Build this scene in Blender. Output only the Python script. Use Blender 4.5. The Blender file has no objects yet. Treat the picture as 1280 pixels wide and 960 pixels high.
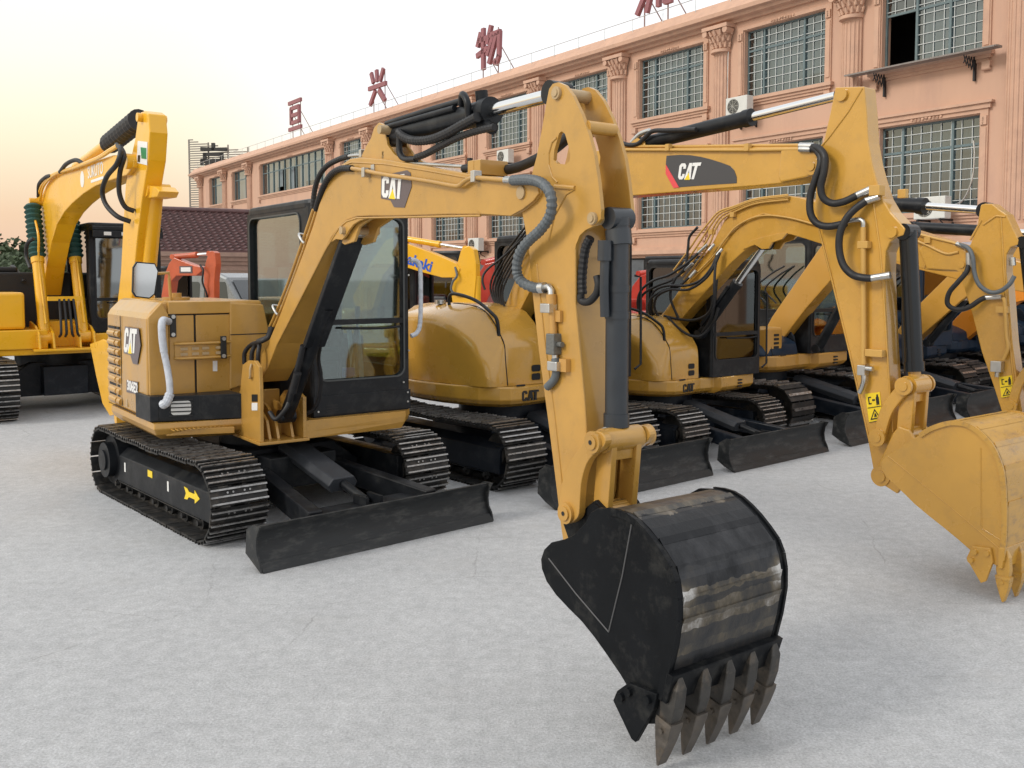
import bpy, bmesh, math, random
from mathutils import Vector, Matrix
R = math.radians
random.seed(7)
sc = bpy.context.scene

# ------------------------------------------------------------------ camera
FPX, PCY, HZY, EYE = 1158.0, 416.0, 346.0, 1.935
PITCH = math.atan((PCY - HZY) / FPX)
cam = bpy.data.objects.new('camera', bpy.data.cameras.new('camera'))
sc.collection.objects.link(cam)
cam.location = (0, 0, EYE)
cam.rotation_euler = (math.pi / 2 - PITCH, 0, 0)
cam.data.sensor_width = 36
cam.data.lens = 36 * FPX / 1280
cam.data.shift_y = -64 / 1280
cam.data.clip_start = 0.05
cam.data.clip_end = 3000
sc.camera = cam

# ------------------------------------------------------------------ sky, sun, exposure
SUN_EL, SUN_AZ = 34.0, 245.0       # azimuth measured clockwise from +Y
w = bpy.data.worlds.new('World'); sc.world = w; w.use_nodes = True
nt = w.node_tree; nt.nodes.clear()
out = nt.nodes.new('ShaderNodeOutputWorld')
bg = nt.nodes.new('ShaderNodeBackground')
sky = nt.nodes.new('ShaderNodeTexSky'); sky.sky_type = 'NISHITA'; sky.sun_disc = False
sky.sun_elevation = R(SUN_EL); sky.sun_rotation = R(SUN_AZ); sky.dust_density = 4; sky.air_density = 1.4
# hazy evening cloud veil: cream overhead, peach low on the left
tc = nt.nodes.new('ShaderNodeTexCoord')
sep = nt.nodes.new('ShaderNodeSeparateXYZ'); nt.links.new(tc.outputs['Generated'], sep.inputs[0])
rampz = nt.nodes.new('ShaderNodeValToRGB'); nt.links.new(sep.outputs['Z'], rampz.inputs[0])
cr = rampz.color_ramp
cr.elements[0].position = 0.0; cr.elements[0].color = (9.2, 6.2, 4.7, 1)
cr.elements[1].position = 1.0; cr.elements[1].color = (10.5, 11.2, 12.2, 1)
e = cr.elements.new(0.06); e.color = (10.2, 7.3, 5.0, 1)
e = cr.elements.new(0.13); e.color = (11.4, 10.1, 7.4, 1)
e = cr.elements.new(0.21); e.color = (12, 11.8, 9.9, 1)
e = cr.elements.new(0.30); e.color = (12, 12, 11.5, 1)
cr2 = nt.nodes.new('ShaderNodeRGB'); cr2.outputs[0].default_value = (12, 12.1, 12.3, 1)
mp = nt.nodes.new('ShaderNodeMapRange'); mp.inputs[1].default_value = -0.36; mp.inputs[2].default_value = -0.12
mp.interpolation_type = 'SMOOTHSTEP'
nt.links.new(sep.outputs['X'], mp.inputs[0])
mx = nt.nodes.new('ShaderNodeMix'); mx.data_type = 'RGBA'
nt.links.new(mp.outputs[0], mx.inputs['Factor']); nt.links.new(rampz.outputs[0], mx.inputs[6]); nt.links.new(cr2.outputs[0], mx.inputs[7])
mx2 = nt.nodes.new('ShaderNodeMix'); mx2.data_type = 'RGBA'; mx2.inputs['Factor'].default_value = 0.86
nt.links.new(sky.outputs[0], mx2.inputs[6]); nt.links.new(mx.outputs[2], mx2.inputs[7])
nt.links.new(mx2.outputs[2], bg.inputs[0]); bg.inputs[1].default_value = 0.1
nt.links.new(bg.outputs[0], out.inputs[0])

sl = bpy.data.lights.new('sun', 'SUN'); sl.energy = 1.5; sl.angle = R(14); sl.color = (1, 0.95, 0.88)
so = bpy.data.objects.new('sun', sl); sc.collection.objects.link(so)
sd = Vector((math.sin(R(SUN_AZ)) * math.cos(R(SUN_EL)), math.cos(R(SUN_AZ)) * math.cos(R(SUN_EL)), math.sin(R(SUN_EL))))
so.rotation_euler = sd.to_track_quat('Z', 'Y').to_euler()
so.location = (0, 0, 30)
sc.view_settings.view_transform = 'Standard'; sc.view_settings.look = 'None'
sc.view_settings.gamma = 1; sc.view_settings.use_curve_mapping = False
sc.view_settings.exposure = 0.06

# ------------------------------------------------------------------ image <-> place measuring
CF = Vector((0, math.cos(PITCH), -math.sin(PITCH))); CU = Vector((0, math.sin(PITCH), math.cos(PITCH))); CC = Vector((0, 0, EYE))
def ray(x, y): return Vector((1, 0, 0)) * ((x - 640) / FPX) + CU * ((PCY - y) / FPX) + CF
def hit(x, y, P0, n):
    r = ray(x, y); return CC + r * ((P0 - CC).dot(n) / r.dot(n))
class Fr:
    """a machine's own frame: x to its right, y forward, z up"""
    def __init__(s, o, fw, scale=1.0):
        f = Vector((fw[0], fw[1], 0)).normalized(); s.o = Vector((o[0], o[1], 0)); s.f = f; s.r = Vector((f.y, -f.x, 0)); s.s = scale
        s.rz = math.atan2(s.r.y, s.r.x)
    def loc(s, P): d = P - s.o; return Vector((d.dot(s.r), d.dot(s.f), d.z)) / s.s
    def X(s, px, py, x):   # point on plane x = const
        return s.loc(hit(px, py, s.o + s.r * x * s.s, s.r))
    def Y(s, px, py, y): return s.loc(hit(px, py, s.o + s.f * y * s.s, s.f))
    def Z(s, px, py, z): return s.loc(hit(px, py, Vector((0, 0, z * s.s)), Vector((0, 0, 1))))
    def yz(s, pts, x): return [(v.y, v.z) for v in (s.X(a, b, x) for a, b in pts)]
def rot2(v, deg):
    a = R(deg); return (v[0] * math.cos(a) - v[1] * math.sin(a), v[0] * math.sin(a) + v[1] * math.cos(a))

# ------------------------------------------------------------------ materials
MATS = {}
def mat(name, col, rough=0.5, metal=0.0, var=0.0, vscale=6.0, coat=0.0, bump=0.0, bscale=60.0, dirt=None, dirt_amt=0.3, dirt_scale=3.0, spec=0.5, stretch=None):
    if name in MATS: return MATS[name]
    m = bpy.data.materials.new(name); m.use_nodes = True; t = m.node_tree; b = t.nodes['Principled BSDF']
    b.inputs['Base Color'].default_value = (*col, 1); b.inputs['Roughness'].default_value = rough; b.inputs['Metallic'].default_value = metal
    b.inputs['Coat Weight'].default_value = coat; b.inputs['Coat Roughness'].default_value = 0.09; b.inputs['Specular IOR Level'].default_value = spec
    tcn = t.nodes.new('ShaderNodeTexCoord'); src = tcn.outputs['Object']
    if stretch:
        mpn = t.nodes.new('ShaderNodeMapping'); mpn.inputs['Scale'].default_value = stretch; t.links.new(src, mpn.inputs[0]); src = mpn.outputs[0]
    last = None
    if var:
        n = t.nodes.new('ShaderNodeTexNoise'); n.inputs['Scale'].default_value = vscale; n.inputs['Detail'].default_value = 5; n.inputs['Roughness'].default_value = 0.6
        t.links.new(src, n.inputs[0])
        mixn = t.nodes.new('ShaderNodeMix'); mixn.data_type = 'RGBA'
        mixn.inputs[6].default_value = (*[c * (1 - var) for c in col], 1); mixn.inputs[7].default_value = (*[min(1, c * (1 + var)) for c in col], 1)
        mr = t.nodes.new('ShaderNodeMapRange'); mr.inputs[1].default_value = 0.3; mr.inputs[2].default_value = 0.7
        t.links.new(n.outputs[0], mr.inputs[0]); t.links.new(mr.outputs[0], mixn.inputs['Factor']); last = mixn.outputs[2]
        mr2 = t.nodes.new('ShaderNodeMapRange'); mr2.inputs[1].default_value = 0.3; mr2.inputs[2].default_value = 0.7
        mr2.inputs[3].default_value = max(0.04, rough - 0.1); mr2.inputs[4].default_value = min(1, rough + 0.14)
        t.links.new(n.outputs[0], mr2.inputs[0]); t.links.new(mr2.outputs[0], b.inputs['Roughness'])
    if dirt:
        n2 = t.nodes.new('ShaderNodeTexNoise'); n2.inputs['Scale'].default_value = dirt_scale; n2.inputs['Detail'].default_value = 9; n2.inputs['Roughness'].default_value = 0.72
        t.links.new(src, n2.inputs[0])
        mr = t.nodes.new('ShaderNodeMapRange'); mr.inputs[1].default_value = 0.5; mr.inputs[2].default_value = 0.68; mr.inputs[4].default_value = dirt_amt
        t.links.new(n2.outputs[0], mr.inputs[0])
        m2 = t.nodes.new('ShaderNodeMix'); m2.data_type = 'RGBA'; t.links.new(mr.outputs[0], m2.inputs['Factor'])
        if last: t.links.new(last, m2.inputs[6])
        else: m2.inputs[6].default_value = (*col, 1)
        m2.inputs[7].default_value = (*dirt, 1); last = m2.outputs[2]
    if last: t.links.new(last, b.inputs['Base Color'])
    if bump:
        n3 = t.nodes.new('ShaderNodeTexNoise'); n3.inputs['Scale'].default_value = bscale; n3.inputs['Detail'].default_value = 3
        t.links.new(src, n3.inputs[0]); bp = t.nodes.new('ShaderNodeBump'); bp.inputs['Strength'].default_value = bump; bp.inputs['Distance'].default_value = 0.01
        t.links.new(n3.outputs[0], bp.inputs['Height']); t.links.new(bp.outputs[0], b.inputs['Normal'])
    MATS[name] = m; return m
def glass(name, tint, opac=0.35, rough=0.03):
    if name in MATS: return MATS[name]
    m = bpy.data.materials.new(name); m.use_nodes = True; t = m.node_tree; t.nodes.clear()
    o = t.nodes.new('ShaderNodeOutputMaterial'); tr = t.nodes.new('ShaderNodeBsdfTransparent'); tr.inputs[0].default_value = (*tint, 1)
    gl = t.nodes.new('ShaderNodeBsdfGlossy'); gl.inputs['Roughness'].default_value = rough; gl.inputs[0].default_value = (.9, .95, .95, 1)
    lw = t.nodes.new('ShaderNodeLayerWeight'); lw.inputs[0].default_value = .5; fr = t.nodes.new('ShaderNodeMath'); fr.operation = 'POWER'; fr.inputs[1].default_value = 4.0; t.links.new(lw.outputs['Facing'], fr.inputs[0])
    ad = t.nodes.new('ShaderNodeMath'); ad.operation = 'ADD'; ad.inputs[1].default_value = opac * 0.35; t.links.new(fr.outputs[0], ad.inputs[0]); ad.use_clamp = True
    mxn = t.nodes.new('ShaderNodeMixShader'); t.links.new(ad.outputs[0], mxn.inputs[0]); t.links.new(tr.outputs[0], mxn.inputs[1]); t.links.new(gl.outputs[0], mxn.inputs[2])
    t.links.new(mxn.outputs[0], o.inputs[0]); MATS[name] = m; return m

TAN = mat('tan_yellow_paint', (.48, .262, .052), .33, var=.10, vscale=3, coat=.4, dirt=(.24, .15, .06), dirt_amt=.22, dirt_scale=7, bump=.08, bscale=18)
TAN2 = mat('golden_paint', (.54, .29, .045), .25, var=.08, vscale=2.5, coat=.6, dirt=(.28, .17, .06), dirt_amt=.25, dirt_scale=6, bump=.06, bscale=16)
YEL = mat('bright_yellow_paint', (.82, .43, .012), .33, var=.06, vscale=3, coat=.4, dirt=(.45, .27, .07), dirt_amt=.25)
ORG = mat('deep_amber_paint', (.75, .25, .02), .33, var=.06, vscale=3, coat=.4)
RED = mat('orange_red_paint', (.52, .095, .03), .38, var=.12, vscale=4, coat=.2, dirt=(.2, .08, .05), dirt_amt=.4)
CRIM = mat('red_paint', (.42, .04, .025), .32, var=.06, coat=.4)
BLK = mat('satin_black_paint', (.008, .0095, .012), .42, var=.25, vscale=5, spec=.3, dirt=(.09, .09, .085), dirt_amt=.25, dirt_scale=6)
BLUEBLK = mat('blue_black_paint', (.008, .012, .019), .42, var=.2, vscale=5, spec=.3, dirt=(.1, .1, .1), dirt_amt=.25, dirt_scale=5)
TRK = mat('track_steel', (.024, .024, .024), .5, metal=.4, var=.35, vscale=14, dirt=(.13, .11, .09), dirt_amt=.5, dirt_scale=9)
TRKW = mat('worn_grouser_steel', (.34, .335, .33), .32, metal=.9, var=.3, vscale=25, dirt=(.08, .075, .07), dirt_amt=.7, dirt_scale=12)
BLADE = mat('blade_black_paint', (.022, .024, .0255), .45, spec=.3, var=.25, vscale=4, dirt=(.13, .125, .115), dirt_amt=.4, dirt_scale=4, stretch=(1, 3, 3), bump=.15, bscale=30)
RUB = mat('black_rubber', (.011, .011, .0125), .55, var=.2, vscale=20)
HOSE = mat('grey_blue_hose', (.10, .115, .125), .5, var=.15, vscale=30)
CHROME = mat('chrome_rod', (.78, .78, .77), .12, metal=1)
SILV = mat('zinc_fitting', (.55, .55, .53), .3, metal=.9, var=.1)
FOIL = mat('silver_wrap', (.5, .53, .58), .38, var=.15, vscale=20, bump=.5, bscale=25)
PAD = mat('pin_steel', (.42, .30, .16), .4, var=.15)
DARK = mat('dark_interior', (.012, .012, .013), .7)
SEAT = mat('seat_vinyl', (.04, .042, .045), .6, var=.2)
SKIN = mat('cover_film', (.42, .44, .42), .35, var=.1)
WHITE = mat('white_decal', (.78, .78, .76), .4)
GREYD = mat('grey_decal', (.11, .085, .09), .35)
DGREY = mat('charcoal_decal', (.055, .055, .06), .35)
REDD = mat('red_decal', (.72, .07, .08), .35)
BLUED = mat('blue_decal', (.02, .1, .5), .4)
GREEN = mat('green_decal', (.02, .22, .08), .4)
YLAB = mat('yellow_label', (.85, .62, .02), .4)
INK = mat('black_ink', (.012, .012, .012), .5)
BUCK = mat('bucket_black_paint', (.006, .007, .0085), .42, spec=.12, var=.3, vscale=4, dirt=(.07, .068, .062), dirt_amt=.35, dirt_scale=7)
TOOTH = mat('ground_tooth_steel', (.12, .105, .09), .42, metal=.6, var=.35, vscale=18, dirt=(.2, .15, .1), dirt_amt=.5, dirt_scale=14)
GLS = glass('cab_glass', (.62, .72, .70), .5)
GLSD = glass('dark_cab_glass', (.26, .31, .31), .25)
GRNB = mat('green_bellows', (.015, .07, .06), .6, var=.2)

# bucket back: black paint rubbed through in bands
def worn_bucket():
    m = bpy.data.materials.new('worn_bucket_back'); m.use_nodes = True; t = m.node_tree; b = t.nodes['Principled BSDF']
    tcn = t.nodes.new('ShaderNodeTexCoord')
    mpn = t.nodes.new('ShaderNodeMapping'); mpn.inputs['Scale'].default_value = (1.4, 9, 9); t.links.new(tcn.outputs['Object'], mpn.inputs[0])
    n = t.nodes.new('ShaderNodeTexNoise'); n.inputs['Scale'].default_value = 2.2; n.inputs['Detail'].default_value = 9; n.inputs['Roughness'].default_value = .65
    t.links.new(mpn.outputs[0], n.inputs[0])
    sp = t.nodes.new('ShaderNodeSeparateXYZ'); t.links.new(tcn.outputs['Object'], sp.inputs[0])
    zr = t.nodes.new('ShaderNodeValToRGB'); zr.color_ramp.elements[0].position = .16; zr.color_ramp.elements[0].color = (.45, .45, .45, 1)
    zr.color_ramp.elements[1].position = 1.0; zr.color_ramp.elements[1].color = (.75, .75, .75, 1)
    for p, v in ((.33, .50), (.40, .66), (.43, .46), (.50, .72), (.54, .60), (.60, .92), (.64, .74), (.70, .50), (.73, .78), (.76, .40), (.84, .34), (.92, .28), (.985, .30)):
        e = zr.color_ramp.elements.new(p); e.color = (v, v, v, 1)
    t.links.new(sp.outputs['Z'], zr.inputs[0])
    n.inputs['Scale'].default_value = 1.0; mpn.inputs['Scale'].default_value = (11, 7, 7); zr.color_ramp.interpolation = 'CONSTANT'
    nz = t.nodes.new('ShaderNodeTexNoise'); nz.inputs['Scale'].default_value = 14; nz.inputs['Detail'].default_value = 4; t.links.new(tcn.outputs['Object'], nz.inputs[0])
    za = t.nodes.new('ShaderNodeMath'); za.operation = 'MULTIPLY_ADD'; t.links.new(nz.outputs[0], za.inputs[0]); za.inputs[1].default_value = .05; t.links.new(sp.outputs['Z'], za.inputs[2])
    t.links.new(za.outputs[0], zr.inputs[0])
    ad0 = t.nodes.new('ShaderNodeMath'); ad0.operation = 'MULTIPLY'; t.links.new(n.outputs[0], ad0.inputs[0]); t.links.new(zr.outputs[0], ad0.inputs[1])
    # ragged pale grey marks towards both side edges, about mid height
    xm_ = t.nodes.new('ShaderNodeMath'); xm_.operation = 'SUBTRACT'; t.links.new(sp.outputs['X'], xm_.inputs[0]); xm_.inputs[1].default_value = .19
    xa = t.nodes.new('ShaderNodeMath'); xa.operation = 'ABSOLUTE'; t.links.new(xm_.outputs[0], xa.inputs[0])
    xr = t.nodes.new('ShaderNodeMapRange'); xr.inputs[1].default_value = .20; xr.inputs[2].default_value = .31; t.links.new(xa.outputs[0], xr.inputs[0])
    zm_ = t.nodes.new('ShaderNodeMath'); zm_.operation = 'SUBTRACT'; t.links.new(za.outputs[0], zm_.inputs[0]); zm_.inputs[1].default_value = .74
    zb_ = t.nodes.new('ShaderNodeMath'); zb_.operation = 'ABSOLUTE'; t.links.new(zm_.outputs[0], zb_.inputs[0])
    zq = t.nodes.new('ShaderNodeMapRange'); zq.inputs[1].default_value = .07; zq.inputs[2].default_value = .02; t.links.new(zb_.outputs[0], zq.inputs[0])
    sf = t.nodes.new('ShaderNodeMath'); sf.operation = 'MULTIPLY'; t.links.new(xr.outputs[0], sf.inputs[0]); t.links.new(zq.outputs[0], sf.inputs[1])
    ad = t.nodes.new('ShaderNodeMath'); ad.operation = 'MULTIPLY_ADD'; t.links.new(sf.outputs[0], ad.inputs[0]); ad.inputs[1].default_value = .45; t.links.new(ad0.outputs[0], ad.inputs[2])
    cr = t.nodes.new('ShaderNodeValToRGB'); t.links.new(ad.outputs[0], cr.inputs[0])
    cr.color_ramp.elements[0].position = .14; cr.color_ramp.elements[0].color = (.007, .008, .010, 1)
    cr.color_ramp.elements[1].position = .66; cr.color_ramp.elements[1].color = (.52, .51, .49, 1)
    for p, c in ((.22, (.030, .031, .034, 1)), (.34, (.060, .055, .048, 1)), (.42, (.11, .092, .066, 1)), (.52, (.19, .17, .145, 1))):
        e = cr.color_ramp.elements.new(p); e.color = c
    t.links.new(cr.outputs[0], b.inputs['Base Color']); b.inputs['Roughness'].default_value = .30; b.inputs['Metallic'].default_value = .3; b.inputs['Specular IOR Level'].default_value = .35
    bp = t.nodes.new('ShaderNodeBump'); bp.inputs['Strength'].default_value = .25; bp.inputs['Distance'].default_value = .01
    t.links.new(n.outputs[0], bp.inputs['Height']); t.links.new(bp.outputs[0], b.inputs['Normal'])
    return m
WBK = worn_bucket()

# ------------------------------------------------------------------ mesh builder
EACH = set('side_rim blade_end_plate side_cutter link_pin track_roller bolt latch vent pin pipe_clamp hose_fitting stick_hose boom_hose cylinder_hose cylinder_lug lever visor_lamp cylinder_fitting bolt_recess valve_line white_sticker grease_nipple steel_line wear_strip_edge blade_arm fan_guard sticker_print service_door headlight window bucket_ear weld_seam vent_slot handrail stick_cylinder_hose logo blade_cylinder weld_bead wall_bracket cover_surround edge_bead line_block bracket wrapped_handrail'.split())
class MB:
    def __init__(s): s.v = []; s.f = []; s.m = []; s.sm = []
    def add(s, vs, fs, mi=0, smooth=False):
        o = len(s.v); s.v += [tuple(v) for v in vs]
        for f in fs: s.f.append([o + i for i in f]); s.m.append(mi); s.sm.append(smooth)
        return s
    def box(s, x0, x1, y0, y1, z0, z1, mi=0, M=None):
        vs = [Vector(p) for p in ((x0,y0,z0),(x1,y0,z0),(x1,y1,z0),(x0,y1,z0),(x0,y0,z1),(x1,y0,z1),(x1,y1,z1),(x0,y1,z1))]
        if M: vs = [M @ v for v in vs]
        return s.add(vs, [(0,3,2,1),(4,5,6,7),(0,1,5,4),(1,2,6,5),(2,3,7,6),(3,0,4,7)], mi)
    def prism(s, pts, a, b, axis='x', mi=0, taper=None):
        n = len(pts)
        def P(p, t):
            if axis == 'x': return (t, p[0], p[1])
            if axis == 'y': return (p[0], t, p[1])
            return (p[0], p[1], t)
        vs = [P(p, a) for p in pts] + [P(p, b) for p in pts]
        return s.add(vs, [list(range(n)), list(range(2*n-1, n-1, -1))] + [(i, i+n, (i+1) % n + n, (i+1) % n) for i in range(n)], mi)
    def cyl(s, p0, p1, r0, r1=None, n=20, mi=0, caps=True):
        r1 = r0 if r1 is None else r1; p0 = Vector(p0); p1 = Vector(p1); d = (p1-p0).normalized()
        u = d.orthogonal().normalized(); w_ = d.cross(u)
        vs = []
        for p, r in ((p0, r0), (p1, r1)):
            for i in range(n):
                a = 2*math.pi*i/n; vs.append(p + u*math.cos(a)*r + w_*math.sin(a)*r)
        s.add(vs, [(i, (i+1) % n, (i+1) % n + n, i+n) for i in range(n)], mi, True)
        if caps: s.add(vs, [list(range(n))[::-1], list(range(n, 2*n))], mi)
        return s
    def tube(s, pts, r, n=10, res=6, mi=0, corr=0.0, step=None, smooth=True):
        P = [Vector(p) for p in pts]
        if smooth and len(P) > 2:
            Q = []
            E_ = [P[0]*2-P[1]] + P + [P[-1]*2-P[-2]]
            for i in range(1, len(E_)-2):
                a, b, c, d = E_[i-1:i+3]
                k = res if not corr else max(res, int((c-b).length/ (step or .008)))
                for j in range(k):
                    t = j/k; Q.append(.5*((2*b) + (c-a)*t + (2*a-5*b+4*c-d)*t*t + (3*b-a-3*c+d)*t**3))
            Q.append(P[-1]); P = Q
        vs = []; up = None
        for i, p in enumerate(P):
            d = (P[min(i+1, len(P)-1)] - P[max(i-1, 0)]).normalized()
            if up is None: up = d.orthogonal().normalized()
            up = (up - d*up.dot(d)).normalized(); w_ = d.cross(up)
            rr = r*(1 + (corr if i % 2 else -corr))
            for k in range(n):
                a = 2*math.pi*k/n; vs.append(p + up*math.cos(a)*rr + w_*math.sin(a)*rr)
        m_ = len(P)
        fs = [(i*n+k, i*n+(k+1) % n, (i+1)*n+(k+1) % n, (i+1)*n+k) for i in range(m_-1) for k in range(n)]
        s.add(vs, fs, mi, not corr); s.add(vs, [list(range(n))[::-1], list(range((m_-1)*n, m_*n))], mi)
        return s
    def ring(s, outer, inner, thick, mi=0):   # two 3D loops with the same count, thickness vector
        n = len(outer); T = Vector(thick); O = [Vector(p) for p in outer]; I = [Vector(p) for p in inner]
        vs = O + I + [p+T for p in O] + [p+T for p in I]
        fs = []
        for i in range(n):
            j = (i+1) % n
            fs += [(i, j, n+j, n+i), (2*n+i, 3*n+i, 3*n+j, 2*n+j), (i, 2*n+i, 2*n+j, j), (n+i, n+j, 3*n+j, 3*n+i)]
        return s.add(vs, fs, mi)
    def loft(s, secs, mi=0, smooth=True, close=False, caps=False):
        n = len(secs[0]); vs = [p for q in secs for p in q]
        fs = [(i*n+k, i*n+(k+1) % n, (i+1)*n+(k+1) % n, (i+1)*n+k) for i in range(len(secs)-1) for k in range(n if close else n-1)]
        s.add(vs, fs, mi, smooth)
        if caps: s.add(vs, [list(range(n))[::-1], list(range((len(secs)-1)*n, len(secs)*n))], mi)
        return s
    def clusters(s):
        n = len(s.v); par = list(range(n))
        def find(a):
            while par[a] != a: par[a] = par[par[a]]; a = par[a]
            return a
        for f in s.f:
            for i in f[1:]: par[find(i)] = find(f[0])
        isl = {}
        for i in range(n): isl.setdefault(find(i), []).append(i)
        keys = list(isl); bb = {}
        for k in keys:
            P = [s.v[i] for i in isl[k]]; bb[k] = ([min(p[j] for p in P)-.004 for j in range(3)], [max(p[j] for p in P)+.004 for j in range(3)])
        grp = {k: k for k in keys}
        def g(a):
            while grp[a] != a: a = grp[a]
            return a
        for i, a in enumerate(keys):
            for b in keys[i+1:]:
                if all(bb[a][0][j] <= bb[b][1][j] and bb[b][0][j] <= bb[a][1][j] for j in range(3)): grp[g(b)] = g(a)
        root = {i: g(find(i)) for i in range(n)}; out = {}
        for f, m, sm in zip(s.f, s.m, s.sm): out.setdefault(root[f[0]], []).append((f, m, sm))
        res = []
        for k, fs in out.items():
            q = MB(); ids = {}
            for f, m, sm in fs:
                for i in f:
                    if i not in ids: ids[i] = len(q.v); q.v.append(s.v[i])
                q.f.append([ids[i] for i in f]); q.m.append(m); q.sm.append(sm)
            res.append(q)
        return res
    def build(s, name, mats, parent=None, bevel=0.0, loc=None, rot=None):
        if name in EACH:
            parts = s.clusters()
            if 1 < len(parts) <= 40:
                return [q._build(name, mats, parent, bevel, loc, rot) for q in parts][0]
        return s._build(name, mats, parent, bevel, loc, rot)
    def _build(s, name, mats, parent=None, bevel=0.0, loc=None, rot=None):
        me = bpy.data.meshes.new(name); me.from_pydata(s.v, [], s.f); me.update()
        if not isinstance(mats, (list, tuple)): mats = [mats]
        for m in mats: me.materials.append(m)
        for p, mi, sm in zip(me.polygons, s.m, s.sm): p.material_index = mi; p.use_smooth = sm
        bm = bmesh.new(); bm.from_mesh(me); bmesh.ops.recalc_face_normals(bm, faces=bm.faces); bm.to_mesh(me); bm.free()
        o = bpy.data.objects.new(name, me); sc.collection.objects.link(o)
        if parent: o.parent = parent
        if loc: o.location = loc
        if rot: o.rotation_euler = rot
        if bevel:
            b = o.modifiers.new('edge', 'BEVEL'); b.width = bevel; b.segments = 2; b.limit_method = 'ANGLE'; b.angle_limit = R(35)
        return o
def tag(o, label=None, cat=None, group=None, kind=None):
    if label: o['label'] = label
    if cat: o['category'] = cat
    if group: o['group'] = group
    if kind: o['kind'] = kind
    return o
def empty(name, loc, rz=0, label=None, cat=None, group=None, scale=1.0):
    o = bpy.data.objects.new(name, None); sc.collection.objects.link(o); o.location = loc; o.rotation_euler = (0, 0, rz); o.scale = (scale,)*3
    o.empty_display_size = .2
    return tag(o, label, cat, group)
def rrect(x0, x1, y0, y1, r, n=6):
    P = []
    rs = r if isinstance(r, (list, tuple)) else (r,)*4
    for (cx, cy, a0, rr) in ((x1, y1, 0, rs[0]), (x0, y1, 90, rs[1]), (x0, y0, 180, rs[2]), (x1, y0, 270, rs[3])):
        sx = -1 if cx == x1 else 1; sy = -1 if cy == y1 else 1
        for i in range(n+1):
            a = R(a0 + 90*i/n); P.append((cx + sx*rr + rr*math.cos(a), cy + sy*rr + rr*math.sin(a)))
    return P
def onx(pts, x): return [(x, a, b) for a, b in pts]
def ony(pts, y): return [(a, y, b) for a, b in pts]
def curve(pts, k=6):
    P = [Vector((a, b, 0)) for a, b in pts]; E_ = [P[0]*2-P[1]] + P + [P[-1]*2-P[-2]]; Q = []
    for i in range(1, len(E_)-2):
        a, b, c, d = E_[i-1:i+3]
        for j in range(k):
            t = j/k; v = .5*((2*b) + (c-a)*t + (2*a-5*b+4*c-d)*t*t + (3*b-a-3*c+d)*t**3); Q.append((v.x, v.y))
    Q.append(pts[-1]); return Q
def text(body, name, m, parent, M, size=.1, ext=.002, off=0.0, shear=0, sx=1.0, align='CENTER'):
    """lettering as a thin raised mesh; M places its x/y plane"""
    c = bpy.data.curves.new(name, 'FONT'); c.body = body; c.size = size; c.extrude = ext; c.offset = off; c.shear = shear; c.align_x = align; c.align_y = 'CENTER'; c.resolution_u = 3
    tmp = bpy.data.objects.new('tmp', c); sc.collection.objects.link(tmp)
    dg = bpy.context.evaluated_depsgraph_get(); me = bpy.data.meshes.new_from_object(tmp.evaluated_get(dg))
    bpy.data.objects.remove(tmp); bpy.data.curves.remove(c)
    me.transform(M @ Matrix.Diagonal((sx, 1, 1, 1)))
    me.materials.clear(); me.materials.append(m); me.name = name
    o = bpy.data.objects.new(name, me); sc.collection.objects.link(o)
    if parent: o.parent = parent
    return o
def basis(o, ux, uy):
    ux = Vector(ux).normalized(); uy = Vector(uy).normalized(); uz = ux.cross(uy)
    M = Matrix((ux, uy, uz)).transposed().to_4x4(); M.translation = Vector(o); return M
# the side of a machine seen in the photo is its right side: writing runs towards +y, up is z, outwards is +x
def side_basis(x, y, z, slope=0.0): return basis((x, y, z), (0, math.cos(slope), math.sin(slope)), (0, -math.sin(slope), math.cos(slope)))
# front faces: writing runs towards -x
def front_basis(x, y, z): return basis((x, y, z), (-1, 0, 0), (0, 0, 1))

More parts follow.
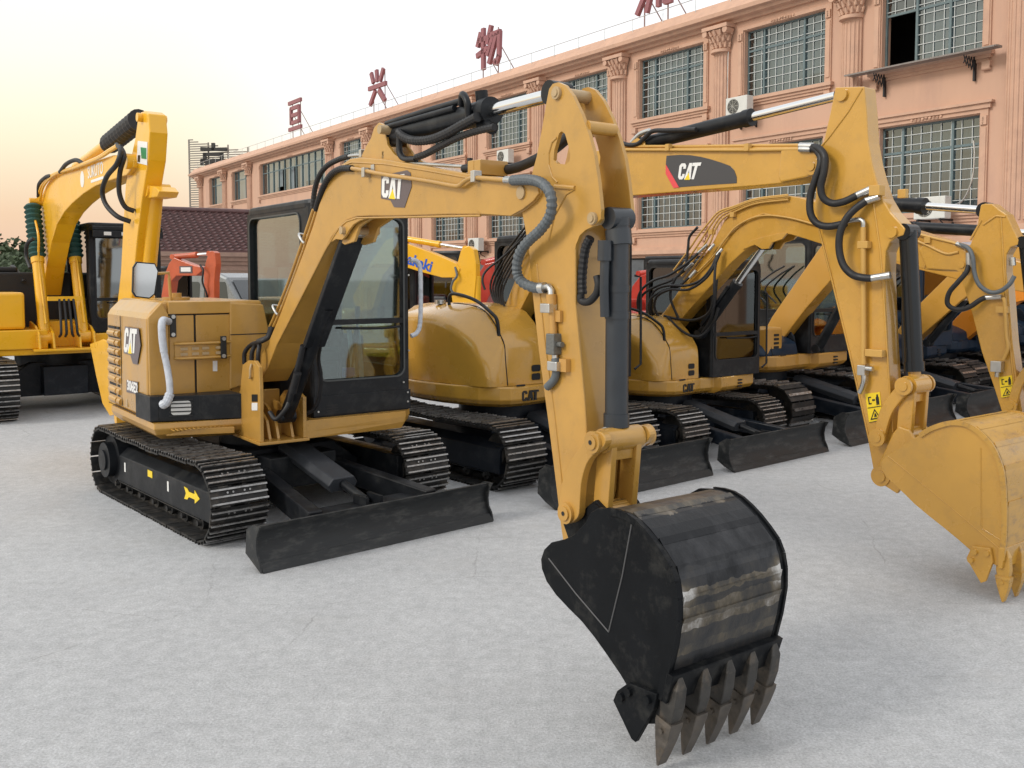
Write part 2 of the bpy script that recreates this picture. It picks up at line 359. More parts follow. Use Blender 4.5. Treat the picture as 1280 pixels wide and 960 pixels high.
# ------------------------------------------------------------------ ground and road-like yard
def ground():
    m = bpy.data.materials.new('concrete_ground'); m.use_nodes = True; t = m.node_tree; b = t.nodes['Principled BSDF']
    tcn = t.nodes.new('ShaderNodeTexCoord')
    def noise(sc_, det, ro):
        n = t.nodes.new('ShaderNodeTexNoise'); n.inputs['Scale'].default_value = sc_; n.inputs['Detail'].default_value = det; n.inputs['Roughness'].default_value = ro
        t.links.new(tcn.outputs['Object'], n.inputs[0]); return n
    n1 = noise(.35, 6, .65); n2 = noise(2.4, 8, .72); n3 = noise(85, 5, .8); n5 = noise(14, 6, .75)
    r1 = t.nodes.new('ShaderNodeValToRGB'); t.links.new(n1.outputs[0], r1.inputs[0])
    r1.color_ramp.elements[0].position = .35; r1.color_ramp.elements[0].color = (.415, .422, .430, 1)
    r1.color_ramp.elements[1].position = .65; r1.color_ramp.elements[1].color = (.455, .462, .470, 1)
    r2 = t.nodes.new('ShaderNodeValToRGB'); t.links.new(n2.outputs[0], r2.inputs[0])
    r2.color_ramp.elements[0].position = .33; r2.color_ramp.elements[0].color = (.94, .94, .94, 1)
    r2.color_ramp.elements[1].position = .66; r2.color_ramp.elements[1].color = (1.05, 1.05, 1.045, 1)
    r3 = t.nodes.new('ShaderNodeValToRGB'); t.links.new(n3.outputs[0], r3.inputs[0])
    r3.color_ramp.elements[0].position = .38; r3.color_ramp.elements[0].color = (.76, .76, .76, 1)
    r3.color_ramp.elements[1].position = .62; r3.color_ramp.elements[1].color = (1.2, 1.2, 1.2, 1)
    r5 = t.nodes.new('ShaderNodeValToRGB'); t.links.new(n5.outputs[0], r5.inputs[0])
    r5.color_ramp.elements[0].position = .36; r5.color_ramp.elements[0].color = (.90, .90, .90, 1); r5.color_ramp.elements[1].position = .64; r5.color_ramp.elements[1].color = (1.14, 1.14, 1.14, 1)
    def mul(a, c):
        x = t.nodes.new('ShaderNodeMix'); x.data_type = 'RGBA'; x.blend_type = 'MULTIPLY'; x.inputs['Factor'].default_value = 1
        t.links.new(a, x.inputs[6]); t.links.new(c, x.inputs[7]); return x.outputs[2]
    col = mul(mul(mul(r1.outputs[0], r2.outputs[0]), r3.outputs[0]), r5.outputs[0])
    # brownish dust stains, dark blotches
    n4 = noise(1.1, 7, .75); mr = t.nodes.new('ShaderNodeMapRange'); mr.inputs[1].default_value = .56; mr.inputs[2].default_value = .72; mr.inputs[4].default_value = .45
    t.links.new(n4.outputs[0], mr.inputs[0]); mm = t.nodes.new('ShaderNodeMix'); mm.data_type = 'RGBA'; t.links.new(mr.outputs[0], mm.inputs['Factor'])
    t.links.new(col, mm.inputs[6]); mm.inputs[7].default_value = (.40, .39, .38, 1)
    last = mm.outputs[2]
    # faint drag scuffs in two directions, pale and dark, and hairline cracks
    for ang, sc2, colr, lo, amt in ((38, (.35, 5.5, 1), (.56, .56, .56, 1), .60, .35), (-52, (.3, 7, 1), (.27, .265, .26, 1), .63, .35), (10, (.8, 9, 1), (.30, .29, .28, 1), .66, .4)):
        mpn = t.nodes.new('ShaderNodeMapping'); mpn.inputs['Scale'].default_value = sc2; mpn.inputs['Rotation'].default_value = (0, 0, R(ang)); t.links.new(tcn.outputs['Object'], mpn.inputs[0])
        ns = t.nodes.new('ShaderNodeTexNoise'); ns.inputs['Scale'].default_value = 1.0; ns.inputs['Detail'].default_value = 7; ns.inputs['Roughness'].default_value = .7; t.links.new(mpn.outputs[0], ns.inputs[0])
        q = t.nodes.new('ShaderNodeMapRange'); q.inputs[1].default_value = lo; q.inputs[2].default_value = lo+.1; q.inputs[4].default_value = amt; t.links.new(ns.outputs[0], q.inputs[0])
        x = t.nodes.new('ShaderNodeMix'); x.data_type = 'RGBA'; t.links.new(q.outputs[0], x.inputs['Factor']); t.links.new(last, x.inputs[6]); x.inputs[7].default_value = colr; last = x.outputs[2]
    wob = t.nodes.new('ShaderNodeMix'); wob.data_type = 'RGBA'; wob.inputs['Factor'].default_value = .12; t.links.new(tcn.outputs['Object'], wob.inputs[6]); t.links.new(n2.outputs['Color'], wob.inputs[7])
    vo = t.nodes.new('ShaderNodeTexVoronoi'); vo.feature = 'DISTANCE_TO_EDGE'; vo.inputs['Scale'].default_value = .33; t.links.new(wob.outputs[2], vo.inputs['Vector'])
    q = t.nodes.new('ShaderNodeMapRange'); q.inputs[1].default_value = .0025; q.inputs[2].default_value = .0; q.inputs[4].default_value = .45; t.links.new(vo.outputs['Distance'], q.inputs[0])
    gate = t.nodes.new('ShaderNodeMapRange'); gate.inputs[1].default_value = .48; gate.inputs[2].default_value = .58; t.links.new(n4.outputs[0], gate.inputs[0])
    gm = t.nodes.new('ShaderNodeMath'); gm.operation = 'MULTIPLY'; t.links.new(q.outputs[0], gm.inputs[0]); t.links.new(gate.outputs[0], gm.inputs[1])
    x = t.nodes.new('ShaderNodeMix'); x.data_type = 'RGBA'; t.links.new(gm.outputs[0], x.inputs['Factor']); t.links.new(last, x.inputs[6]); x.inputs[7].default_value = (.16, .155, .15, 1); last = x.outputs[2]
    t.links.new(last, b.inputs['Base Color']); b.inputs['Roughness'].default_value = .8
    bp = t.nodes.new('ShaderNodeBump'); bp.inputs['Strength'].default_value = .6; bp.inputs['Distance'].default_value = .008
    ad = t.nodes.new('ShaderNodeMath'); ad.operation = 'ADD'; t.links.new(n3.outputs[0], ad.inputs[0]); t.links.new(n2.outputs[0], ad.inputs[1])
    t.links.new(ad.outputs[0], bp.inputs['Height']); t.links.new(bp.outputs[0], b.inputs['Normal'])
    o = MB().add([(-900, -200, 0), (900, -200, 0), (900, 1500, 0), (-900, 1500, 0)], [(0, 1, 2, 3)]).build('ground', m)
    tag(o, kind='structure')
ground()


# ------------------------------------------------------------------ the pink building
PINK = mat('pink_plaster', (.57, .355, .25), .8, var=.06, vscale=1.2, dirt=(.44, .27, .21), dirt_amt=.5, dirt_scale=.9, stretch=(1, 1, .22), bump=.1, bscale=15)
PINKT = mat('pink_moulding', (.56, .35, .245), .75, var=.08, vscale=3, dirt=(.40, .24, .18), dirt_amt=.4, dirt_scale=2)
WFR = mat('green_grey_window_frame', (.12, .17, .18), .45, var=.1)
WGL = glass('window_glass', (.42, .50, .54), .45)
GRIL = mat('white_grille', (.52, .55, .54), .5)
CURT = mat('pale_curtain', (.25, .28, .285), .8, var=.25, vscale=2.2, stretch=(6, 6, .4))
CURW = mat('white_curtain', (.55, .56, .55), .8, var=.15, vscale=2.2, stretch=(6, 6, .4))
ROOMD = mat('dark_room', (.03, .035, .038), .8)
ACW = mat('air_conditioner_casing', (.62, .62, .58), .5, var=.05)
BR_T = Vector((-820, 1158, 0)).normalized(); BR_P = Vector((5.33, 32, 0)); BR_N = Vector((BR_T.y, -BR_T.x, 0))
BX = math.atan2(-BR_T.y, -BR_T.x)
def fx(px, py):        # picture column and row -> building x (to the right) and height
    P = hit(px, py, BR_P, BR_N); return (-(P - BR_P).dot(BR_T), P.z)
bld = empty('pink_building', BR_P, BX, 'long salmon pink three storey building with fluted pilasters and gridded windows behind the machines', 'building')
XL, XR = -52.7, 24.0
SH = .25
row1 = [(-49.9,-46.6),(-44.6,-41.4),(-38.9,-28.2),(-26,-23.4),(-21,-18.2),(-15.8,-13),(-11,-8.1),(-6,-3.12),(-1.45,1.6),(3.3,6.25),(8.05,10.8),(12.7,15.5),(17.5,20.4)]
Z1 = (7.5, 9.55); Z2 = (3.62, 5.95)
row2 = [r for r in row1 if r[0] > -30]
GF = 2.6
def wall_rows():
    w_ = MB()
    def band(z0, z1, wins):
        x = XL
        for a, b in wins:
            w_.box(x, a, 0, .4, z0, z1); x = b
        w_.box(x, XR, 0, .4, z0, z1)
    w_.box(XL, XR, 0, .4, GF, Z2[0]); band(Z2[0], Z2[1], row2); w_.box(XL, XR, 0, .4, Z2[1], Z1[0]); band(Z1[0], Z1[1], row1); w_.box(XL, XR, 0, .4, Z1[1], 10.0)
    x = XL
    for k in range(16):
        w_.box(XL + k*5.3, XL + k*5.3 + 1.1, 0, .4, 0, GF)
    w_.box(XL, XL+.4, .4, 14, 0, 10.0); w_.box(XR-.4, XR, .4, 14, 0, 10.0); w_.box(XL, XR, 14, 14.4, 0, 10)
    w_.box(XL+.4, XR-.4, .4, 14, 6.5, 6.7); w_.box(XL+.4, XR-.4, .4, 14, 2.75, 2.95)
    return w_
wall_rows().build('wall', PINK, bld)
MB().box(XL+.4, XR-.4, 3.5, 3.6, 0, 9.9).build('inner_wall', ROOMD, bld)
# string courses
sc_ = MB()
for z, d, hh in ((6.55, .10, .10), (6.68, .16, .08), (2.75, .2, .14), (2.92, .12, .08)):
    sc_.box(XL, XR, -d, -.002, z, z+hh) if False else sc_.box(XL, XR, -d, 0.003, z if z < 5 else z-100, (z+hh) if z < 5 else z-99.9)
sc_ = MB(); sc_.box(XL, XR, -.2, .003, 2.72, 2.86); sc_.box(XL, XR, -.12, .003, 2.86, 2.96)
sc_.build('string_course', PINKT, bld)
# cornice and roof slope
cor = MB()
prof = [(0.0, 9.86), (-.10, 9.86), (-.12, 9.95), (-.32, 9.97), (-.34, 10.05), (-.50, 10.08), (-.52, 10.2), (-.46, 10.2), (-.38, 10.26), (-.02, 10.66), (.4, 10.7), (.4, 9.86)]
cor.prism(prof, XL-1.3, XR+.5, 'x'); cor.build('cornice', PINKT, bld)
MB().box(XL, XR, .4, 14.4, 10.0, 10.12).build('roof', PINKT, bld)
rl = MB()
for k in range(54):
    x = XL + k*1.5; rl.cyl((x, -.1, 10.55), (x, -.1, 11.0), .012, n=5)
rl.tube([(XL, -.1, 11.0), (XR, -.1, 11.0)], .014, n=5, smooth=False); rl.build('roof_railing', SILV, bld)
# windows
def window(x0, x1, z0, z1, kind=0):
    W_ = x1-x0; H = z1-z0
    f = MB(); t_ = .05; y0, y1 = .16, .22
    f.box(x0, x1, y0, y1, z0, z0+t_); f.box(x0, x1, y0, y1, z1-t_, z1); f.box(x0, x0+t_, y0, y1, z0, z1); f.box(x1-t_, x1, y0, y1, z0, z1)
    zt = z0 + H*.70
    f.box(x0+t_, x1-t_, y0+.003, y1+.003, zt-.03, zt+.03)
    n = max(2, round(W_/1.45)) if kind == 0 else round(W_/.95)
    cols = [x0 + W_*i/n for i in range(1, n)]
    if kind == 0 and W_ < 3.5: cols = [x0+W_*.22, x0+W_*.72]
    for c in cols: f.box(c-.032, c+.032, y0-.02, y1-.003, z0+t_, z1-t_)
    fr = f.build('window', WFR, bld)
    g = MB(); xs = [x0] + cols + [x1]
    opened = None
    if kind == 2: opened = 0
    for i in range(len(xs)-1):
        g.add([(xs[i], .2, zt), (xs[i+1], .2, zt), (xs[i+1], .2, z1), (xs[i], .2, z1)], [(0, 1, 2, 3)])
        if opened == i or (kind == 1 and i in (3, 5)): continue
        g.add([(xs[i], .2, z0), (xs[i+1], .2, z0), (xs[i+1], .2, zt), (xs[i], .2, zt)], [(0, 1, 2, 3)])
    g.build('pane', WGL, fr)
    if kind != 1 and x0 > -30:
        q = MB(); nx = max(8, round(W_/.27))
        for i in range(1, nx):
            x = x0 + W_*i/nx
            if kind == 2 and x < xs[1]-.02: q.box(x-.0095, x+.0095, .172, .184, zt, z1-t_)
            else: q.box(x-.0095, x+.0095, .172, .184, z0+t_, z1-t_)
        nz = round(H/.265)
        for i in range(1, nz):
            z = z0 + H*i/nz; xa = xs[1] if (kind == 2 and z < zt) else x0
            q.box(xa, x1, .160, .1715, z-.0095, z+.0095)
        q.build('grille', GRIL, fr)
    c = MB(); rnd = random.Random(int(x0*37+z0*11))
    for i in range(len(xs)-1):
        if opened == i or (kind == 1 and i in (3, 5)): continue
        pts = [(xs[i] + (xs[i+1]-xs[i])*k/14, .42 + (.03 if k % 2 else 0) + rnd.random()*.01) for k in range(15)]
        zb = z0 if rnd.random() < .85 else z0+.4
        vs = [(a, b, zb) for a, b in pts] + [(a, b, z1) for a, b in pts]
        c.add(vs, [(k, k+1, k+16, k+15) for k in range(14)])
    c.build('curtain', CURW if x0 < -25 else CURT, fr)
    # sill, side mouldings, hood
    s_ = MB()
    s_.box(x0-.32, x1+.32, -.16, 0.002, z0-.14, z0-.04); s_.box(x0-.26, x1+.26, -.10, .002, z0-.22, z0-.14); s_.box(x0-.2, x1+.2, -.05, .002, z0-.3, z0-.22)
    for sx in (x0-.16, x1+.16):
        s_.box(sx-.1, sx+.1, -.12, .002, z0-.46, z0-.3); s_.cyl((sx-.1, -.06, z0-.46), (sx+.1, -.06, z0-.46), .06, n=8)
    s_.build('sill', PINKT, fr)
    a_ = MB(); zh = z1
    for sx in (x0-.13, x1+.13):
        a_.box(sx-.10, sx+.10, -.05, .0025, z0-.04, zh+.02); a_.box(sx-.065, sx+.065, -.075, -.05, z0+.1, zh-.35); a_.box(sx-.08, sx+.08, -.1, -.05, zh-.28, zh-.06)
        for q_ in range(3): a_.cyl((sx, -.1, zh-.12-q_*.06), (sx, -.05, zh-.12-q_*.06), .03, n=8)
    a_.box(x0-.23, x1+.23, -.05, .0025, zh+.02, zh+.12); 
    if z0 < 7:
        a_.box(x0-.3, x1+.3, -.10, .0025, zh+.12, zh+.24); a_.box(x0-.36, x1+.36, -.16, .0025, zh+.24, zh+.30)
    cx = (x0+x1)/2
    for k in range(-4, 5): a_.cyl((cx+k*.1, -.085, zh+.08+.03*math.cos(k*1.2)), (cx+k*.1, -.05, zh+.08), .045*(1-abs(k)*.08), n=7)
    a_.build('moulding', PINKT, fr)
for i, (a, b) in enumerate(row1):
    k = 1 if b-a > 8 else (2 if i == 10 else 0)
    window(a, b, *Z1, k)
for a, b in row2: window(a, b, *Z2, 0)
# pilasters
piers = [fx(252, 222)[0], fx(281.5, 214)[0], fx(312.5, 202)[0], -27.4, -22.4, -17.2, -12.2, -7.3, -2.42, 2.42, 7.15, 11.75, 16.5, 21.8]
for x in piers:
    p = MB(); r = .30
    p.prism([(x - r, .003), (x + r, .003)] + [(x + r*math.cos(R(a)), -.02 - .2*math.sin(R(a))) for a in range(0, 181, 15)], 2.96, 9.05, 'z')
    for k in range(8):
        a = R(12 + k*156/7); p.cyl((x + r*math.cos(a), -.02-.2*math.sin(a), 3.3), (x + r*math.cos(a), -.02-.2*math.sin(a), 8.95), .028, n=6)
    p.box(x-.38, x+.38, -.26, .004, 2.96, 3.2)
    po = p.build('pilaster', PINKT, bld)
    c = MB()
    c.cyl((x, -.06, 9.03), (x, -.06, 9.12), .34, n=20)
    c.loft([[(x + (r + .04 + .14*t*t)*math.cos(R(a)), -.04 - (.2 + .16*t*t)*math.sin(R(a)), 9.1 + .62*t) for a in range(0, 181, 12)] for t in (0, .25, .5, .75, 1)])
    for rr in range(3):
        for k in range(7):
            a = R(10 + k*160/6 + (12 if rr == 1 else 0)); z = 9.18 + rr*.19; q = .36 + rr*.05
            c.cyl((x + q*.92*math.cos(a), -.04 - q*.72*math.sin(a), z), (x + q*1.1*math.cos(a), -.04 - q*.9*math.sin(a), z+.14), .055, .03, n=7)
    for sx in (-.42, .42): c.cyl((x+sx, -.42, 9.66), (x+sx, -.1, 9.66), .10, n=12)
    c.box(x-.52, x+.52, -.44, .004, 9.74, 9.855)
    c.build('capital', PINKT, po)
# shops under the string course
sh = MB(); sh.box(XL, XR, .1, .16, 0, GF-.05); sh.build('shop_shutters', mat('shop_shutter', (.10, .11, .12), .5, var=.3, vscale=1.5), bld)
aw = MB()
aw.prism([(-.21, 2.80), (-2.4, 2.36), (-2.4, 2.30), (-.21, 2.70)], 3.6, 19, 'x'); aw.build('awning', mat('awning_sheet', (.42, .45, .52), .5, var=.08), bld)

# things fixed to the wall
def ac_unit(px, py, label, flip=0):
    x, z = fx(px, py)
    t = empty('air_conditioner', BR_P - BR_T*x + Vector((0, 0, z-.28)), BX, label, 'air conditioner', 'air conditioner units on the pink wall')
    MB().box(-.42, .42, -.62, -.32, 0, .56).build('casing', ACW, t, .02)
    f = MB(); f.cyl((-.12, -.635, .28), (-.12, -.618, .28), .22, n=24); fo = f.build('fan', INK, t)
    g = MB()
    for k in range(4): g.add([(-.12 + r_*math.cos(a), -.64, .28 + r_*math.sin(a)) for r_ in (.05+.05*k, .058+.05*k) for a in [2*math.pi*i/20 for i in range(20)]], [(i, (i+1) % 20, 20+(i+1) % 20, 20+i) for i in range(20)])
    for a in range(0, 360, 45): g.box(-.004, .004, -.004, .004, 0, .22, M=Matrix.Translation((-.12, -.642, .28)) @ Matrix.Rotation(R(a), 4, 'Y'))
    g.build('fan_guard', SILV, t)
    b = MB()
    for s_ in (-.3, .3): b.box(s_-.02, s_+.02, -.65, 0, -.05, -.002); b.box(s_-.02, s_+.02, -.05, -.01, -.35, -.05); b.cyl((s_, -.05, -.33), (s_, -.6, -.06), .015, n=6)
    b.build('bracket', RUB, t)
ac_unit(643, 197, 'white air conditioner below the upper window just left of the foreground digger arm')
ac_unit(606, 306, 'white air conditioner low on the wall beside a lower window, left of a dark cab')
ac_unit(937, 135, 'white air conditioner under the wide upper window above the chrome rod of the second digger')
ac_unit(1178, 261, 'white air conditioner directly under the lower window at the right, behind a digger arm')
def clothes_rack(x0, x1, z, label):
    t = empty('drying_rail', BR_P - BR_T*x0 + Vector((0, 0, z)), BX, label, 'drying rail'); L_ = x1-x0
    b = MB(); b.box(0, L_, -.42, -.2, .0, .05); b.box(0, L_, -.5, -.44, .0, .04); b.box(0, L_, -.58, -.53, -.02, .02); b.build('rail', mat('dull_metal', (.22, .19, .17), .5, var=.2), t)
    for xx in (L_*.22, L_*.82):
        s_ = MB(); s_.box(xx-.025, xx+.025, -.1, -.02, -.65, 0)
        for k in range(4):
            y = -.1 - k*.12
            s_.cyl((xx, y, -.08), (xx, y-.12, -.4+.04*k), .014, n=5); s_.cyl((xx, y, -.4+.04*k), (xx, y-.12, -.08), .014, n=5)
        s_.build('folding_bracket', RUB, t)
clothes_rack(7.3, 11.4, 7.42, 'folding metal drying rail under the half open upper window at top right')
for px, py, lb in ((553, 172, 'small black wall bracket beside the upper window above the black hoses'), (597, 160, 'small black triangular wall bracket right of the gridded upper window above the black hoses')):
    x, z = fx(px, py); t = MB()
    t.cyl((x, -.02, z+.2), (x+.02, -.62, z+.3), .014, n=5); t.cyl((x, -.02, z-.15), (x+.02, -.62, z+.3), .014, n=5); t.box(x-.015, x+.015, -.03, 0, z-.2, z+.25)
    o = t.build('wall_bracket', RUB); o.location = BR_P; o.rotation_euler = (0, 0, BX); tag(o, lb, 'bracket')
def wall_pipe(pts, label):
    t = MB(); t.tube([(fx(a, b)[0], -.08, fx(a, b)[1]) for a, b in pts], .022, n=6); o = t.build('wall_pipe', SILV); o.location = BR_P; o.rotation_euler = (0, 0, BX); tag(o, label, 'pipe')
wall_pipe([(913, 60), (912, 80), (912, 128), (922, 136)], 'thin grey pipe running down beside a pilaster to an air conditioner')
wall_pipe([(1219, 176), (1220, 195), (1217, 225), (1206, 250), (1190, 258)], 'thin curved pipe hanging from the lower right window to its air conditioner')

# roof sign: four free-standing characters on steel legs
SIGNR = mat('faded_red_sign', (.27, .095, .105), .5, var=.15); SIGNS = mat('sign_edge', (.32, .22, .2), .6)
STK = {
 'a': [[(0,.97),(1,.97)],[(.16,.76),(.84,.76)],[(.16,.76),(.16,.22)],[(.84,.76),(.84,.22)],[(.16,.5),(.84,.5)],[(.16,.24),(.84,.24)],[(0,.02),(1,.02)]],
 'b': [[(.14,.97),(.26,.68)],[(.46,1),(.5,.68)],[(.86,.97),(.68,.66)],[(0,.52),(1,.52)],[(.36,.38),(.06,.02)],[(.62,.38),(.94,.02)]],
 'c': [[(.16,.92),(.02,.62)],[(.08,.74),(.44,.74)],[(0,.38),(.46,.48)],[(.27,1),(.27,0)],[(.62,1),(.46,.6)],[(.56,.78),(1,.78)],[(.99,.78),(.96,.2),(.86,.04),(.78,.1)],[(.72,.74),(.46,.32)],[(.87,.74),(.54,.1)]],
 'd': [[(.05,.93),(.2,.8)],[(0,.66),(.15,.55)],[(.02,.02),(.22,.4)],[(.62,1),(.66,.9)],[(.3,.83),(1,.83)],[(.56,.8),(.42,.6),(.86,.63)],[(.76,.73),(.95,.56)],[(.44,.48),(.3,.0)],[(.64,.48),(.64,.06)],[(.83,.48),(.83,.1),(1,.1)]],
}
def sign(ch, px, py0, py1, wd, label):
    x, z1 = fx(px, py0); _, z0 = fx(px, py1); H = z1-z0
    t = empty('roof_sign', BR_P - BR_T*x, BX, label, 'roof sign', 'red characters standing along the roof edge')
    b = MB(); th = H*.13
    for st in STK[ch]:
        for (a0, b0), (a1, b1) in zip(st, st[1:]):
            p = Vector(((a0-.5)*wd, 0, z0+b0*H)); q = Vector(((a1-.5)*wd, 0, z0+b1*H)); d = q-p; L_ = d.length + th*.4; an = math.atan2(d.z, d.x)
            M = Matrix.Translation((p+q)/2 + Vector((0, .1, 0))) @ Matrix.Rotation(-an, 4, 'Y')
            b.box(-L_/2, L_/2, -.14, .0, -th/2, th/2, 0, M); 
    b.build('character', SIGNR, t)
    l = MB()
    for sx in (-.34, .34):
        l.cyl((sx*wd, .14, 10.6), (sx*wd, .14, z1-.1), .028, n=6); l.cyl((sx*wd+.5, 1.2, 10.1), (sx*wd, .14, z0+H*.6), .022, n=6)
    l.build('support_frame', SIGNS, t)
sign('a', 368, 126, 161, 1.9, 'red sign character of a box between two bars, farthest left on the roof')
sign('b', 471, 88, 129, 1.9, 'red sign character with three strokes over a bar and two legs, second from left')
sign('c', 610, 34, 84, 1.75, 'red sign character of many slanting strokes standing on the roof above the black hoses')
sign('d', 817, -38, 12, 1.7, 'red sign character cut off by the top edge of the photo')

# lattice billboard behind the far end
def billboard():
    P0 = BR_P + BR_T*57 + BR_N*(-2.0)
    c = hit(239, 346, P0, Vector((0, 1, 0))); t = empty('lattice_billboard', (c.x, c.y, 0), R(-14), 'tall slatted lattice billboard with one black character, behind the far left end of the building', 'billboard')
    D = c.y; z = lambda py: EYE + (HZY-py)/FPX*D*1.005
    W_ = 8.8; b = MB()
    top0, top1, bot = z(178), z(196), z(262)
    n = 30
    for k in range(n+1):
        zz = bot + (top0-bot)*k/n
        xm = W_ if zz <= top1-.6 else W_*max(.05, (top0-zz)/(top0-top1+.6))
        b.box(0, xm, -.05, .02, zz-.045, zz+.045)
    for xx in (0, 1.8, 3.6, 5.4): b.box(xx-.05, xx+.05, .021, .12, 0, top0 - (top0-top1)*xx/W_)
    b.build('lattice', mat('billboard_slats', (.26, .235, .20), .6, var=.2), t)
    g = MB(); cx, cz = 2.35, z(201)
    for st in ([(-1, .75), (1.15, .62)], [(0.05, 1.1), (.05, .7)], [(-.75, .3), (.8, .25)], [(-.75, .3), (-.75, -.1)], [(.8, .25), (.8, -.1)], [(-1, -.2), (1.1, -.25)], [(-1, -.2), (-1, -.5)], [(1.1, -.25), (1.1, -.5)], [(-.6, -.5), (.7, -.5)], [(.05, -.5), (.05, -1.3), (-.3, -1.2)]):
        for (a0, b0), (a1, b1) in zip(st, st[1:]):
            p = Vector((cx+a0, 0, cz+b0)); q = Vector((cx+a1, 0, cz+b1)); d = q-p; an = math.atan2(d.z, d.x); L_ = d.length+.2
            g.box(-L_/2, L_/2, -.25, -.08, -.14, .14, 0, Matrix.Translation((p+q)/2) @ Matrix.Rotation(-an, 4, 'Y'))
    g.build('character', INK, t)
billboard()

# tiled-roof house at the left
def house():
    D = 30.0
    def at(px, py, d=D): r = ray(px, py); return CC + r*(d/r.y)
    e0 = Vector((-10.95, 28.6, 0)); rz = R(30)
    zt = 4.2; ze = 2.72
    t = empty('tiled_house', (e0.x, e0.y, 0), rz, 'low house with a dark maroon tiled roof behind the orange mini excavator', 'house')
    L_ = 8.0; dp = 3.5; x0 = -.1
    ROOF = mat('maroon_roof_tile', (.105, .05, .048), .38, var=.3, vscale=6)
    b = MB(); nr = 15; nc = 34
    for r_ in range(nr):
        y0 = dp*r_/nr; y1 = dp*(r_+1)/nr + .06; z0 = ze + (zt-ze)*r_/nr + .05; z1 = ze + (zt-ze)*(r_+1)/nr + .0
        xs = [x0 + 1.6*(r_/nr)*0 + L_*k/(nc*2) for k in range(nc*2+1)]
        vs = [(x, y0, z0 + .045*math.sin(k*math.pi/2*1.0)**2) for k, x in enumerate(xs)] + [(x, y1, z1 + .045*math.sin(k*math.pi/2)**2) for k, x in enumerate(xs)]
        n = len(xs); b.add(vs, [(k, k+1, n+k+1, n+k) for k in range(n-1)], 0, False)
        b.add([(x0, y0, z0-.06), (x0+L_, y0, z0-.06), (x0+L_, y0, z0+.02), (x0, y0, z0+.02)], [(0, 1, 2, 3)])
    b.prism([(dp, zt+.06), (dp+dp, ze), (dp+dp, ze-.1), (dp, zt-.04)], x0, x0+L_)
    b.cyl((x0, dp, zt+.05), (x0+L_, dp, zt+.05), .11, n=10)
    b.build('roof', ROOF, t)
    e = MB()
    for k, (d, z, hh) in enumerate(((.0, -.14, .14), (.12, -.28, .14), (.22, -.4, .12), (.3, -.58, .18))): e.box(x0-.1+d, x0+L_-d, d-.12, 2*dp-d, ze+z, ze+z+hh-.004)
    e.build('eaves', mat('tan_eaves', (.34, .22, .17), .7, var=.15), t)
    MB().box(x0+.3, x0+L_-.3, .35, 2*dp-.4, 0, ze-.55).build('wall', mat('cream_render', (.5, .37, .29), .8, var=.1), t)
    g = MB(); g.prism([(.1, ze-.1), (dp, zt-.06), (2*dp-.1, ze-.1)], x0+.1, x0+.3); g.build('gable', mat('grey_gable', (.45, .36, .30), .7), t)
house()
# ------------------------------------------------------------------ machine building blocks
ADAP = mat('adapter_steel', (.05, .047, .043), .45, metal=.4, var=.4, vscale=16, dirt=(.15, .12, .09), dirt_amt=.6, dirt_scale=12)
GUARD = mat('guard_grey_paint', (.035, .039, .046), .45, var=.15, spec=.3)
def ctr(pts):
    return (sum(p[0] for p in pts)/len(pts), sum(p[1] for p in pts)/len(pts))
def decal_x(F, pts, x, m, parent, name='decal', t=.003, build=True, mb=None):
    b = mb or MB(); q = F.yz(pts, x); b.prism(q, x, x+t, 'x')
    return b if mb or not build else b.build(name, m, parent)
def decal_y(F, pts, y, m, parent, name='decal', t=.003, mb=None):
    b = mb or MB(); q = [(v.x, v.z) for v in (F.Y(a, c, y) for a, c in pts)]; b.prism(q, y, y+t, 'y')
    return b if mb else b.build(name, m, parent)
CAT_C = [(.32,.66),(.32,.85),(.24,1),(.08,1),(0,.85),(0,.15),(.08,0),(.24,0),(.32,.15),(.32,.34),(.2,.34),(.2,.2),(.12,.2),(.12,.8),(.2,.8),(.2,.66)]
CAT_A = [(.33,0),(.45,1),(.57,1),(.69,0),(.58,0),(.51,.62),(.44,0)]
CAT_T = [(.6,1),(1,1),(1,.8),(.87,.8),(.87,0),(.74,0),(.74,.8),(.6,.8)]
CAT_Y = [(.36,-.03),(.51,.40),(.66,-.03)]
CAT_A2 = [(.34,0),(.44,1),(.58,1),(.68,0),(.58,0),(.56,.22),(.46,.22),(.44,0)]
def cat_letters(F, quad, plane, c, m, parent, tri=YLAB, t=.003, plain=False):
    tl, tr, br, bl = quad
    def mp(u, v):
        a = (bl[0] + (br[0]-bl[0])*u, bl[1] + (br[1]-bl[1])*u); b = (tl[0] + (tr[0]-tl[0])*u, tl[1] + (tr[1]-tl[1])*u)
        return (a[0] + (b[0]-a[0])*v, a[1] + (b[1]-a[1])*v)
    b = MB(); fn = decal_x if plane == 'x' else decal_y
    for L_ in (CAT_C, CAT_A2 if plain else CAT_A, CAT_T): fn(F, [mp(*p) for p in L_], c, m, parent, t=t, mb=b)
    o = b.build('lettering', m, parent)
    if tri and not plain:
        b = MB(); fn(F, [mp(*p) for p in CAT_Y], c+.001, tri, parent, t=t, mb=b); b.build('logo_triangle', tri, parent)
    return o

